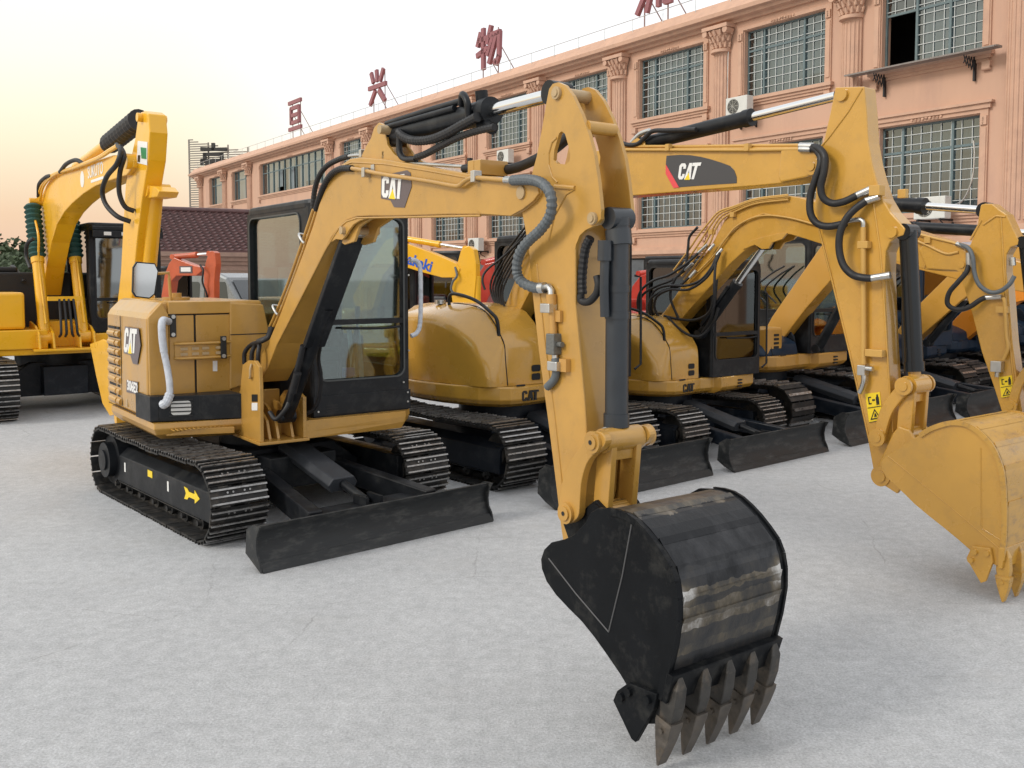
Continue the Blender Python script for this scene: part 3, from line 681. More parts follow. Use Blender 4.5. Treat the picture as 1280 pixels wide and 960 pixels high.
def track_belt(root, xc, bw, y0, y1, H, M, shoes=42, lod=0):
    Rr = H/2 - .03; a, b = y0+.03+Rr, y1-.03-Rr; cz = H/2
    st = b-a; arc = math.pi*Rr; per = 2*st + 2*arc; pitch = per/shoes
    def P(s):
        s %= per
        if s < st: return (a+s, cz-Rr, (1, 0), (0, -1))
        s -= st
        if s < arc: t = s/Rr; return (b + Rr*math.sin(t), cz - Rr*math.cos(t), (math.cos(t), math.sin(t)), (math.sin(t), -math.cos(t)))
        s -= arc
        if s < st:
            sag = -.022*math.sin(math.pi*s/st)*(1+.3*math.sin(s*9)); return (b-s, cz+Rr+sag, (-1, 0), (0, 1))
        s -= st; t = s/Rr; return (a - Rr*math.sin(t), cz + Rr*math.cos(t), (-math.cos(t), -math.sin(t)), (-math.sin(t), math.cos(t)))
    m = MB(); rnd = random.Random(3)
    for i in range(shoes):
        y, z, t, n = P((i+.5)*pitch)
        B = Matrix(((1, 0, 0), (0, t[0], n[0]), (0, t[1], n[1]))).to_4x4(); B.translation = (xc, y, z)
        h = bw/2 + rnd.uniform(-.003, .003)
        m.box(-h, h, -pitch*.47, pitch*.47, .0, .014, 0, B)
        if lod < 2:
            for k, hh in ((-.36, .026), (0, .022), (.36, .026)):
                m.box(-h, h, (k-.05)*pitch, (k+.05)*pitch, .0145, .0145+hh*.6, 0, B)
                m.box(-h+.002, h-.002, (k-.045)*pitch, (k+.045)*pitch, .0145+hh*.6, .0145+hh, 1, B)
        else: m.box(-h, h, -.1*pitch, .1*pitch, .0145, .035, 1, B)
        if lod < 1:
            for sx in (-.09, -.045, .045, .09):
                m.cyl(B @ Vector((sx*bw*2.2, pitch*.18, .013)), B @ Vector((sx*bw*2.2, pitch*.18, .022)), .008, n=6, mi=1)
        for sx in (-.055, .055):
            m.box(sx-.014, sx+.014, -pitch*.5, pitch*.5, -.055, -.0005, 0, B)
    return m.build('track_belt', [TRK, TRKW], root, loc=M[0], rot=M[1])

def undercarriage(root, cx, cy, rot, outer, bw, y0, y1, H, lod=0, bl=None, paint=BLK, shoes=42, frame_top=None):
    """tracks, frames, centre body, dozer blade; own slight turn against the upper body"""
    M = ((cx, cy, 0), (0, 0, R(rot)))
    def put(mb, name, m, bev=0, parent=None):
        return mb.build(name, m, root, bev, loc=M[0], rot=M[1])
    for s in (1, -1):
        xc = s*(outer - bw/2)
        track_belt(root, xc, bw, y0, y1, H, M, shoes, lod)
        f = MB(); hi = s*(outer-bw*.22); lo = s*(outer-bw*.85)
        pr = [(hi, .135), (hi, H*.60), (s*(outer-bw*.42), H*.70), (lo, H*.72), (lo, .135)]
        f.prism(pr, y0+H*.62, y1-H*.40, 'y')
        f.box(min(s*(outer-bw*.95), s*(outer-bw*.12)) if False else min(hi, lo)-.001, max(hi, lo)+.001, y0+H*.80, y1-H*.75, .12, .135-.001)
        put(f, 'track_frame', paint, .008)
        r = MB(); n = 7
        for k in range(n):
            y = y0+H*.75 + (y1-y0-H*1.5)*k/(n-1)
            r.cyl((min(hi, lo)+.01, y, .105), (max(hi, lo)-.01, y, .105), .052, n=14); r.cyl((min(hi, lo)-.02, y, .105), (max(hi, lo)+.02, y, .105), .022, n=10)
        put(r, 'track_roller', TRK)
        q = MB(); q.cyl((min(hi, lo), y0+H/2, H/2), (max(hi, lo)+(.0), y0+H/2, H/2), H/2-.085, n=28)
        q.cyl((s*(outer-bw*.5), y0+H/2, H/2), (s*(outer-.03), y0+H/2, H/2), H*.26, n=24); q.cyl((s*(outer-.03), y0+H/2, H/2), (s*(outer-.012), y0+H/2, H/2), H*.15, n=18)
        put(q, 'drive_sprocket', paint)
        i_ = MB(); i_.cyl((xc-.06, y1-H/2, H/2), (xc+.06, y1-H/2, H/2), H/2-.085, n=28); i_.cyl((xc-.10, y1-H/2, H/2), (xc+.10, y1-H/2, H/2), H*.15, n=16)
        put(i_, 'idler_wheel', TRK)
    c = MB(); iw = outer-bw*.9
    c.prism([(-iw, .2), (iw, .2), (iw, H*.55), (.42, H*.86), (-.42, H*.86), (-iw, H*.55)], (y0+y1)/2-.5, (y0+y1)/2+.5, 'y')
    c.box(-.3, .3, (y0+y1)/2+.5, (y0+y1)/2+.75, .22, H*.8)
    put(c, 'centre_frame', paint, .01)
    if bl:
        yb, hb, wb = bl['y'], bl['h'], bl['w']/2; xo = bl.get('x', 0)
        prof = [(yb-.005, .010), (yb-.045, .06), (yb-.085, hb*.36), (yb-.10, hb*.58), (yb-.088, hb*.80), (yb-.05, hb)]
        front = curve(prof, 4); back = [(a-.03, b) for a, b in front][::-1]
        b = MB(); b.prism(front+back, xo-wb+.014, xo+wb-.014, 'x')
        b.box(xo-wb+.014, xo+wb-.014, yb-.155, yb-.07, hb-.028, hb+.006) if False else None
        o = put(b, 'dozer_blade', BLADE)
        e = MB()
        for s in (-1, 1): e.prism([(yb+.0, 0.004), (yb-.02, .07), (yb-.055, hb*.38), (yb-.065, hb*.6), (yb-.05, hb*.82), (yb-.01, hb+.004), (yb-.11, hb+.004), (yb-.20, hb*.85), (yb-.22, hb*.3), (yb-.12, .05)], xo+s*wb, xo+s*(wb-.014), 'x')
        put(e, 'blade_end_plate', BLADE)
        ce = MB(); ce.prism([(yb+.012, .002), (yb-.018, .0), (yb-.050, .056), (yb-.030, .060)], xo-wb+.016, xo+wb-.016, 'x'); put(ce, 'cutting_edge', BLADE)
        a = MB(); ym = (y0+y1)/2
        for s in (-1, 1):
            v = [Vector((xo+s*.30, ym+.45, .34)), Vector((xo+s*.50, yb-.16, .22))]
            d = (v[1]-v[0]); n = Vector((-d.y, d.x, 0)).normalized()*.055
            q = [v[0]-n, v[0]+n, v[1]+n, v[1]-n]
            a.add([(p.x, p.y, p.z-.08) for p in q] + [(p.x, p.y, p.z+.08) for p in q], [(0, 3, 2, 1), (4, 5, 6, 7), (0, 1, 5, 4), (1, 2, 6, 5), (2, 3, 7, 6), (3, 0, 4, 7)])
        a.prism([(xo-.5, yb-.16), (xo+.5, yb-.16), (xo+.38, yb-.42), (xo-.38, yb-.42)], .10, .25, 'z')
        put(a, 'blade_arm', paint, .01)
        k = MB(); p0 = Vector((xo+.0, ym+.55, H*.88)); p1 = Vector((xo, yb-.30, .27)); d = p1-p0
        an = math.atan2(d.z, d.y)
        Mx = Matrix.Translation(p0) @ Matrix.Rotation(an, 4, 'X')
        k.prism([(-.10, -.06), (.10, -.06), (.13, .0), (.09, .055), (-.09, .055), (-.13, .0)], 0, d.length*.72, 'y'); k.v = [tuple(Mx @ Vector(v)) for v in k.v]
        put(k, 'blade_cylinder_guard', GUARD, .01)
        k = MB(); k.cyl(p0 + d*.6, p1, .035, n=14, mi=0)
        for s in (-.06, .06): k.box(xo+s-.012, xo+s+.012, p1.y-.06, p1.y+.12, p1.z-.06, p1.z+.05)
        put(k, 'blade_cylinder', BLK)
    return M

def cab(root, x0, x1, y0, y1, z0, z1, split=.45, paint=BLK, glassm=GLS, sill=.28, sidesill=.3, post=.07, rad=.10, wrap=False, fpost=None, rpost=None, rearwin=True, label=None, lean=0.0):
    """x1 is the wall next to the boom"""
    c = MB(); r = .05; H = z1-z0
    body = MB()
    def ringx(x, ya, yb, zi0, th, rr=rad):
        o = [(x, p, q) for p, q in rrect(ya, yb, z0, z1-.03, (rr, rr, .012, .012))]; i = [(x, p, q) for p, q in rrect(ya+(rpost or post), yb-(fpost or post), zi0, z1-.11, (rr*.8, rr*.8, .05, .05))]
        body.ring(o, i, (th, 0, 0))
    def ringy(y, xa, xb, zi0, th, rr=rad):
        o = [(p, y, q) for p, q in rrect(xa, xb, z0, z1-.03, (rr, rr, .012, .012))]; i = [(p, y, q) for p, q in rrect(xa+post, xb-post, zi0, z1-.13, (rr*.8, rr*.8, .08, .08))]
        body.ring(o, i, (0, th, 0))
    ringx(x1-.045, y0+.03, y1-.03, z0+sidesill*H, .045); ringx(x0, y0+.03, y1-.03, z0+sidesill*.6*H, .045)
    ringy(y1-.045, x0+.02, x1-.02, z0+sill*H*.55, .045); ringy(y0, x0+.03, x1-.03, z0+.45*H, .045)
    for xx in (x0+.045, x1-.045):
        for yy in (y0+.045, y1-.045):
            body.cyl((xx, yy, z0), (xx, yy, z1-.06), .046, n=14)
    fr = body.build('cab', paint, root)
    if label: fr['label'] = label
    # roof
    rf = MB(); rf.prism(rrect(x0-.005, x1+.005, y0-.005, y1+.012, .12, 7), z1-.10, z1, 'z'); rf.build('roof', paint, fr, .035)
    sp = z0 + split*H
    m = MB(); m.box(x0+post*.5, x1-post*.5, y1-.05, y1+.006, sp-.022, sp+.022)
    m.tube([(x0+post+.05, y1+.02, sp-.05), (x0+.3, y1+.03, sp-.06), (x1-.25, y1+.03, sp-.05)], .01, n=6)
    m.build('window_bar', paint, fr)
    g = MB(); zi = z0+sill*H*.55
    g.prism(rrect(x0+post-.01, x1-post+.01, sp+.02, z1-.12, .06), y1-.03, y1-.024, 'y')
    g.prism(rrect(x0+post-.01, x1-post+.01, zi-.01, sp-.02, .06), y1-.03, y1-.024, 'y')
    g.build('windscreen', glassm, fr)
    g = MB(); g.prism(rrect(y0+post*.6, y1-post*.6, z0+sidesill*H-.01, z1-.10, .06), x1-.036, x1-.03, 'x'); g.build('side_window', glassm, fr)
    g = MB(); g.prism(rrect(y0+post, y1-post, z0+sidesill*.6*H-.01, z1-.10, .06), x0+.02, x0+.026, 'x'); g.build('side_window', glassm, fr)
    g = MB(); g.prism(rrect(x0+post, x1-post, z0+.45*H-.01, z1-.12, .06), y0+.02, y0+.026, 'y'); g.build('rear_window', glassm, fr)
    gk = MB()
    i0 = [(p, y1+.001, q) for p, q in rrect(x0+post, x1-post, zi, z1-.13, .08)]; i1 = [(p, y1+.001, q) for p, q in rrect(x0+post+.014, x1-post-.014, zi+.014, z1-.144, .07)]
    gk.ring(i0, i1, (0, .008, 0))
    i0 = [(x1+.001, p, q) for p, q in rrect(y0+.03+(rpost or post)-.012, y1-.03-(fpost or post)+.012, z0+sidesill*H-.012, z1-.098, .09)]; i1 = [(x1+.001, p, q) for p, q in rrect(y0+.03+(rpost or post), y1-.03-(fpost or post), z0+sidesill*H, z1-.11, .08)]
    gk.ring(i0, i1, (.008, 0, 0)); gk.build('window_seal', mat('seal_grey', (.06, .065, .065), .5) if wrap else RUB, fr)
    # floor, seat, levers
    fl = MB(); fl.box(x0+.05, x1-.05, y0+.05, y1-.05, z0-.001, z0+.05); fl.build('cab_floor', DARK, fr)
    xm = (x0+x1)/2; s = MB()
    s.box(xm-.22, xm+.22, y0+.2, y0+.66, z0+.38, z0+.5); s.box(xm-.21, xm+.21, y0+.16, y0+.27, z0+.5, z0+1.05); s.box(xm-.2, xm+.2, y0+.2, y0+.6, z0+.05, z0+.38)
    s.build('seat', SEAT, fr, .04)
    k = MB(); k.box(xm-.12, xm+.12, y0+.165, y0+.25, z0+1.07, z0+1.28)
    for s_ in (-1, 1): k.box(xm+s_*.25, xm+s_*.37, y0+.25, y0+.75, z0+.3, z0+.62)
    k.build('console', SEAT, fr, .03)
    if wrap:
        k = MB()
        k.loft([[(xm + (.23+.02*math.sin(a*3))*math.cos(a), y0+.2 + (.09)*math.sin(a), z0+.5+h) for a in [2*math.pi*i/14 for i in range(14)]] for h in (.0, .3, .6, .74)], close=True); k.build('seat_cover', SKIN, fr)
    k = MB()
    for s_ in (-.05, .07):
        k.tube([(xm+s_, y1-.33, z0+.05), (xm+s_, y1-.3, z0+.35), (xm+s_*1.2, y1-.24, z0+.62)], .012, n=6); k.cyl((xm+s_*1.2, y1-.24, z0+.60), (xm+s_*1.2, y1-.235, z0+.70), .022, n=8)
    for s_ in (-.31, .31):
        k.tube([(xm+s_, y0+.72, z0+.6), (xm+s_*.98, y0+.74, z0+.8)], .012, n=6); k.cyl((xm+s_*.98, y0+.74, z0+.78), (xm+s_*.98, y0+.745, z0+.88), .024, n=8)
    k.build('lever', SEAT, fr)
    return fr

def cylinder(root, p0, p1, rb, rr, frac=.6, name='hydraulic_cylinder', paint=BLK, rod=CHROME, eye=None, eyer=None):
    p0 = Vector(p0); p1 = Vector(p1); q = p0 + (p1-p0)*frac; d = (p1-p0).normalized()
    b = MB(); b.cyl(p0, q, rb, n=24); b.cyl(q - d*rb*.9, q+d*.012, rb*1.12, n=24); b.cyl(p0-d*rb*.1, p0+d*rb*.6, rb*1.05, n=24)
    e = Vector((rb*1.15, 0, 0)); b.cyl(p0-e, p0+e, rb*.95, n=20)
    o = b.build(name, paint, root)
    r = MB(); r.cyl(q, p1, rr, n=20); r.build('rod', rod, o)
    y = MB(); e = Vector(((eye or rb*1.1), 0, 0)); y.cyl(p1-e, p1+e, eyer or rr*1.9, n=20); y.build('rod_eye', rod if rod is not CHROME else paint, o)
    return o

def bucket(root, F, xn, wd, plate, shell, teeth, paint, backm, toothm, cutter=None, hinge=None, tooth_w=.055, weld=None, lipq=None, parent_name='bucket'):
    """plate, shell, teeth base and tip are picture outlines on the near side plate (x = xn)"""
    xf = xn - wd; t = .022
    P = F.yz(plate, xn); S = curve(F.yz(shell, xn), 5) if backm is not WBK else F.yz(shell, xn)
    b = MB(); b.prism(P, xn-t, xn, 'x'); b.prism(P, xf, xf+t, 'x')
    o = b.build(parent_name, paint, root, .003)
    s = MB(); c = ctr(P)
    inn = []
    for i, p in enumerate(S):
        a = S[max(i-1, 0)]; d = S[min(i+1, len(S)-1)]; n = Vector((-(d[1]-a[1]), d[0]-a[0])).normalized()
        if n.dot(Vector((c[0]-p[0], c[1]-p[1]))) < 0: n = -n
        inn.append((p[0]+n.x*.02, p[1]+n.y*.02))
    n = len(S); vs = [(xn-t, a, z) for a, z in S] + [(xf+t, a, z) for a, z in S]; vi = [(xn-t, a, z) for a, z in inn] + [(xf+t, a, z) for a, z in inn]
    s.add(vs, [(k, k+1, n+k+1, n+k) for k in range(n-1)], 0, backm is not WBK); s.add(vi, [(k, k+1, n+k+1, n+k) for k in range(n-1)], 1, True)
    s.add([vs[n-1], vs[2*n-1], vi[2*n-1], vi[n-1]], [(0, 1, 2, 3)], 0)
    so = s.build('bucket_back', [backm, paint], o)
    # raised rim over both side plates and plate joints across the back
    e = MB()
    for xx in (xn-.0, xf-.014):
        for k in range(n-1):
            a, d = S[k], S[k+1]; u = (Vector((d[0]-a[0], d[1]-a[1]))).normalized(); w_ = Vector((-u.y, u.x))
            if w_.dot(Vector((c[0]-a[0], c[1]-a[1]))) > 0: w_ = -w_
            q = [(a[0]+w_.x*.008, a[1]+w_.y*.008), (d[0]+w_.x*.008, d[1]+w_.y*.008), (d[0]-w_.x*.022, d[1]-w_.y*.022), (a[0]-w_.x*.022, a[1]-w_.y*.022)]
            e.prism(q, xx, xx+.014, 'x')
    e.build('side_rim', paint if backm is WBK else backm, o)
    e = MB()
    for fr_ in (.22, .40, .55, .70, .84):
        k = int(fr_*(n-1)); a = S[k]; d = S[k+1]; u = Vector((d[0]-a[0], d[1]-a[1])).normalized(); w_ = Vector((-u.y, u.x))
        if w_.dot(Vector((c[0]-a[0], c[1]-a[1]))) > 0: w_ = -w_
        q = [(a[0]+w_.x*.007, a[1]+w_.y*.007), (a[0]+u.x*.03+w_.x*.001, a[1]+u.y*.03+w_.y*.001), (a[0]-w_.x*.006, a[1]-w_.y*.006)]
        e.prism(q, xf+t, xn-t, 'x')
    e.build('wear_strip_edge', backm, o)
    if weld:
        e = MB()
        for ln in weld:
            q = F.yz(ln, xn)
            for a, d in zip(q, q[1:]): e.cyl((xn, a[0], a[1]), (xn, d[0], d[1]), .004, n=5)
        e.build('weld_seam', mat('weld_grey', (.07, .07, .072), .5) if paint is BUCK else paint, o)
    nt_, base, tip = teeth
    B = F.yz([base], xn)[0]; Tp = F.yz([tip], xn)[0]
    d = Vector((Tp[0]-B[0], Tp[1]-B[1])); L_ = d.length; u = d.normalized(); v = Vector((-u.y, u.x))
    lip = MB(); q = [(B[0]-u.x*.09+v.x*.02, B[1]-u.y*.09+v.y*.02), (B[0]+u.x*.035+v.x*.006, B[1]+u.y*.035+v.y*.006), (B[0]+u.x*.035-v.x*.016, B[1]+u.y*.035-v.y*.016), (B[0]-u.x*.09-v.x*.016, B[1]-u.y*.09-v.y*.016)]
    lip.prism(q, xf-.016, xn+.016, 'x'); lip.build('lip_plate', paint, o, .003)
    for i in range(nt_):
        x = xn - .03 - (wd-.06)*i/(nt_-1); tb = MB()
        def sec(s_, hw, th, off=0): c_ = Vector(B) + u*s_; return [(x-hw, c_.x+v.x*(th+off), c_.y+v.y*(th+off)), (x+hw, c_.x+v.x*(th+off), c_.y+v.y*(th+off)), (x+hw, c_.x-v.x*(th-off), c_.y-v.y*(th-off)), (x-hw, c_.x-v.x*(th-off), c_.y-v.y*(th-off))]
        w2 = tooth_w/2
        ad = MB(); ad.loft([sec(-.075, w2*.35, .018), sec(-.03, w2*.80, .036), sec(.05, w2*.90, .040), sec(L_*.50, w2*.70, .030)], smooth=False, close=True, caps=True)
        ao = ad.build('tooth_adapter', ADAP if backm is WBK else toothm, o, .005)
        tb.loft([sec(L_*.36, w2*.95, .043), sec(L_*.42, w2*1.02, .042), sec(L_*.62, w2*.86, .034), sec(L_*.86, w2*.80, .016), sec(L_, w2*.70, .005)], smooth=False, close=True, caps=True)
        tb.cyl(Vector((x-w2*1.25, *(Vector(B)+u*L_*.5))), Vector((x+w2*1.25, *(Vector(B)+u*L_*.5))), .011, n=10)
        tb.build('tooth', toothm, o, .004)
    if cutter:
        q = F.yz(cutter, xn+.002); c_ = MB(); c_.prism(q, xn+.002, xn+.024, 'x'); c_.prism(q, xf-.024, xf-.002, 'x')
        k = ctr(q)
        for p in (q[0], q[1], q[-1]):
            pp = ((p[0]*2+k[0])/3, (p[1]*2+k[1])/3)
            c_.cyl((xn+.024, *pp), (xn+.04, *pp), .018, n=8); c_.cyl((xf-.04, *pp), (xf-.024, *pp), .018, n=8)
        c_.build('side_cutter', paint, o, .003)
    return o

def bar(mb, p, q, w, h, mi=0):   # straight bar in a y,z plane centred on x
    p = Vector(p); q = Vector(q); d = q-p; an = math.atan2(d.z, d.y)
    return mb.box(-w/2, w/2, 0, d.length, -h/2, h/2, mi, Matrix.Translation(p) @ Matrix.Rotation(an, 4, 'X'))
# ------------------------------------------------------------------ first excavator (foreground, tan)
fb = rot2((990, -1158), -4.5)
T1 = Fr((-2.147, 8.108), fb)
m1 = empty('excavator', T1.o, T1.rz, 'tan yellow excavator in the foreground with a big black bucket and a black cab', 'excavator', 'excavators parked in the row')
undercarriage(m1, .05, .0, 5.3, 1.045, .43, -1.36, 1.32, .60, bl=dict(y=1.975, h=.30, w=1.99, x=.01), shoes=42)
# yellow arrow, small stickers on the track frame
Mu = ((.05, 0, 0), (0, 0, R(5.3)))
xf_ = 1.045-.43*.22
a_ = MB(); a_.prism([(.60, .335), (.66, .33), (.69, .31), (.80, .31), (.80, .34), (.89, .29), (.80, .24), (.80, .27), (.69, .27), (.66, .245), (.60, .24), (.635, .29)], xf_+.001, xf_+.004, 'x'); a_.build('arrow_decal', YLAB, m1, loc=Mu[0], rot=Mu[1])
a_ = MB(); a_.box(xf_+.001, xf_+.004, -.16, -.06, .29, .345); a_.build('label_sticker', YLAB, m1, loc=Mu[0], rot=Mu[1])
a_ = MB()
for y in (-.72, .26): a_.box(xf_+.001, xf_+.004, y, y+.03, .24, .32)
a_.build('white_sticker', WHITE, m1, loc=Mu[0], rot=Mu[1])
# swing bearing and deck
b = MB(); b.cyl((0, 0, .45), (0, 0, .655), .42, n=40); b.build('swing_bearing', BLK, m1)
def ol(k): # deck outline at inset k
    return [(1.09-k, -.95), (1.08-k, .40-k*1.6), (.42, .53-k*1.4), (.42, .64), (.05, .64), (.05, .925), (-.86+k*.3, .925-k*.3), (-.97+k, .80), (-1.0+k, -.75), (-.8+k*.6, -1.12+k), (-.4, -1.28+k), (.4, -1.28+k), (.85-k*.5, -1.18+k)]
d = MB(); secs = [[(x, y, z) for x, y in ol(k)] for z, k in ((.645, .09), (.70, .02), (.745, 0), (.79, 0.004))]
d.loft(secs, smooth=False, close=True, caps=True); d.build('deck', TAN, m1, .008)
# front step tread on the right
s_ = MB(); s_.prism([(.98, .38), (.50, .56), (.50, .50), (.98, .32)], .685, .735, 'z')
for k in range(14): s_.box(.53+k*.032, .545+k*.032, .34, .5, .735, .742)
s_.build('step', TAN, m1, .004)
# engine cover
prof = [(.12, .795), (1.065, .795), (1.075, .9), (1.065, 1.60), (1.04, 1.645), (.955, 1.73), (.92, 1.742), (.12, 1.735)]
h_ = MB(); h_.prism(prof, -1.12, .20, 'y'); hood = h_.build('engine_cover', TAN, m1, .02)
h_ = MB(); h_.prism(rrect(-.95, 1.0, -1.26, -.66, (.05, .05, .35, .35)), .795, 1.60, 'z'); h_.build('counterweight', TAN, m1, .03)
# front doors, set in a raised surround
y_ = .2
fs_ = MB()
fs_.box(.905, 1.06, y_+.0005, y_+.03, .797, 1.615); fs_.box(.40, .905, y_+.0005, y_+.03, 1.635, 1.735); fs_.prism([(.905, 1.54), (.905, 1.635), (.955, 1.73), (1.055, 1.62), (1.06, 1.56)], y_+.001, y_+.031, 'y')
fs_.build('cover_surround', TAN, hood, .006)
dk = MB(); dk.box(.395, .905, y_+.0005, y_+.004, .80, 1.635); dk.build('door_gap', DARK, hood)
dr = MB(); dr.box(.70, .90, y_+.004, y_+.018, .80, 1.625); dr.build('service_door', TAN, hood, .006)
dr = MB(); dr.box(.402, .685, y_+.004, y_+.018, .80, 1.625); dr.build('service_door', TAN, hood, .006)
tk = MB(); q = [(v.x, v.z) for v in (T1.Y(a, b, .2) for a, b in ((285.5, 378), (327.5, 380.5), (336, 420), (336, 475), (300, 482), (285.5, 487)))]
tk.prism(q, .18, .235, 'y'); tk.build('tank_cover', TAN, m1, .012)
sm_ = MB(); z_ = T1.Y(300, 418, .236).z; sm_.box(q[2][0]-.0, q[0][0], .2355, .238, z_-.004, z_+.004); sm_.build('cover_seam', DARK, m1)
# grab band across the doors
gb = MB(); za = T1.Y(250, 429, .26).z; zb = T1.Y(250, 447, .26).z
for zz in (za, zb): gb.tube([(.86, .23, zz), (.78, .27, zz), (.55, .285, zz), (.42, .25, zz)], .012, n=8)
gb.loft([[(x, y+.0, zb+(za-zb)*k/2) for x, y in ((.86, .228), (.78, .262), (.55, .277), (.42, .243))] for k in range(3)]); gb.build('guard_band', TAN, hood)
gb = MB()
for x in (.80, .71, .63, .52): gb.box(x-.028, x+.028, .281 if x < .7 else .274, .284 if x < .7 else .277, (za+zb)/2+.008, (za+zb)/2+.03); gb.box(x-.028, x+.028, .281 if x < .7 else .274, .284 if x < .7 else .277, (za+zb)/2-.035, (za+zb)/2-.013)
gb.build('band_slot', PAD, hood)
for (px, p0, p1) in ((216, 394, 420), (276, 421, 446)):
    c0 = T1.Y(px, p0, .225); c1 = T1.Y(px, p1, .225); l = MB(); yo = .0 if px < 250 else .065; l.box(c0.x-.024, c0.x+.024, .218+yo*.9, .232+yo, c1.z-.01, c0.z+.01); lo = l.build('latch', INK, hood, .004)
    l = MB(); l.cyl((c0.x, .232+yo, c0.z-.012), (c0.x, .244+yo, c0.z-.012), .016, n=12); l.cyl((c1.x, .232+yo, c1.z+.012), (c1.x, .244+yo, c1.z+.012), .016, n=12); l.build('bolt', SILV, lo)
decal_y(T1, [(266, 451), (271.5, 451), (271.5, 464), (266, 464)], .2185, WHITE, hood, 'label_sticker')
# louvres on the side
lv = MB(); dk = MB(); X_ = 1.074
for k in range(8):
    zc = T1.X(138, 411+k*11.2 if k < 6 else 411+k*11.6, X_).z
    for ya, yb in ((-1.05, -.80), (-.76, -.66)):
        lv.cyl((X_-.012, ya, zc-.035), (X_-.012, yb, zc-.035), .03, n=12); dk.box(X_-.004, X_+.002, ya, yb, zc+.008, zc+.03)
lv.build('louvre', TAN, hood); dk.build('louvre_slot', DARK, hood)
sm_ = MB(); sm_.box(X_-.003, X_+.002, -.615, -.607, .82, 1.6); sm_.box(X_-.003, X_+.002, -1.1, .19, .797, .802); sm_.build('panel_seam', DARK, hood)
bh = MB()
for y in (-.45, -.1): bh.box(X_-.004, X_+.002, y-.025, y+.025, .83, .90)
bh.build('bolt_recess', PAD, hood)
# badges on the side
decal_x(T1, [(156.5, 408), (173.5, 410.5), (176, 432), (172, 455.5), (166.5, 454.5), (163, 443), (155, 441.5)], 1.078, GREYD, hood, 'badge')
cat_letters(T1, ((156.5, 409.5), (171.5, 411.5), (170, 442), (155, 440)), 'x', 1.0815, WHITE, hood)
decal_x(T1, [(158.5, 475), (172.5, 477.5), (172.5, 493), (158.5, 490)], 1.078, GREYD, hood, 'badge')
c_ = T1.X(165.3, 484, 1.082); text('306E2', 'model_number', WHITE, hood, side_basis(1.0815, c_.y, c_.z), size=.115, off=.004, ext=.001, sx=1.18)
# filler cap on the cover
f_ = MB(); f_.cyl((.74, -.12, 1.742), (.74, -.12, 1.765), .11, n=24); f_.cyl((.74, -.12, 1.765), (.74, -.12, 1.80), .045, n=16); f_.build('filler_cap', TAN, hood)
# toolbox with lamp
tb = MB(); tb.prism([(1.055, .02), (1.035, .33), (.425, .53), (.425, .235), (.40, .235), (.40, .02)][:4] , .795, 1.0, 'z') if False else tb.prism([(1.052, .235), (1.03, .34), (.425, .53), (.425, .24)], .795, .995, 'z')
tb.prism([(1.105, -.04), (1.085, .32), (1.03, .342), (.98, .34), (1.0, -.04)], .797, .997, 'z')
tbo = tb.build('toolbox', BLK, m1, .006)
ux = Vector((.425-1.03, .53-.34, 0)).normalized()
lb = MB(); p = Vector((1.03, .34, .90)) + ux*.17; n_ = Vector((-ux.y, ux.x, 0)) * (-1); n_ = Vector((ux.y, -ux.x, 0)) if Vector((ux.y, -ux.x, 0)).y > 0 else Vector((-ux.y, ux.x, 0))
Mx = basis(p + n_*.002, ux, (0, 0, 1))
lb.add([Mx @ Vector((a, b, 0)) for a, b in rrect(-.075, .075, -.055, .055, .025)] , [list(range(28))]); lb.build('lamp', mat('lamp_lens', (.75, .75, .72), .15, coat=.8), tbo)
lb = MB()
for zz in (-.06, -.028, .004, .036, .066):
    lb.box(-.09, .09, zz-.004, zz+.004, .0, .012, 0, Mx)
lb.box(.14, .144, -.095, .09, .0, .002, 0, Mx); lb.build('lamp_guard', INK, tbo)
# wrapped handrail at the corner
hr = MB(); pts = [(211, 402, .24), (203, 401, .33), (202.5, 418, .35), (205, 440, .36), (209.5, 462, .38), (212, 480, .40), (212.5, 492, .41), (208, 503, .42), (203, 506, .38)]
hr.tube([T1.Y(a, b, c) for a, b, c in pts[:4]], .029, n=12); hr.tube([T1.Y(a, b, c) for a, b, c in pts[3:7]], .026, n=12); hr.tube([T1.Y(a, b, c) for a, b, c in pts[6:]], .035, n=12, corr=.05, step=.04)
hr.build('handrail', FOIL, m1)
# mirror
c = [T1.Y(a, b, .06) for a, b in ((171, 327), (194, 329), (198, 338), (193.5, 368), (187, 373.5), (170, 371.5), (165.5, 365), (166.5, 334))]
mr_ = MB(); n = len(c); mr_.add([(p.x, p.y, p.z) for p in c] + [(p.x, p.y-.035, p.z) for p in c], [list(range(n)), list(range(2*n-1, n-1, -1))] + [(i, i+n, (i+1) % n+n, (i+1) % n) for i in range(n)])
mo = mr_.build('mirror', BLK, m1, .004)
k = ctr([(p.x, p.z) for p in c]); g = MB(); g.add([(k[0]+(p.x-k[0])*.93, .0612+(p.x-k[0])*.0, k[1]+(p.z-k[1])*.93) for p in c], [list(range(n))]); g.build('mirror_glass', mat('mirror_glass', (.55, .56, .56), .06, metal=1), mo)
st = MB(); a = T1.Y(195, 342, .03); b_ = T1.Y(211, 341, .0); st.tube([a, b_, (b_.x-.002, 0, b_.z-.05), (b_.x-.01, 0, 1.74)], .012, n=8, smooth=False); st.build('mirror_arm', TAN, mo)
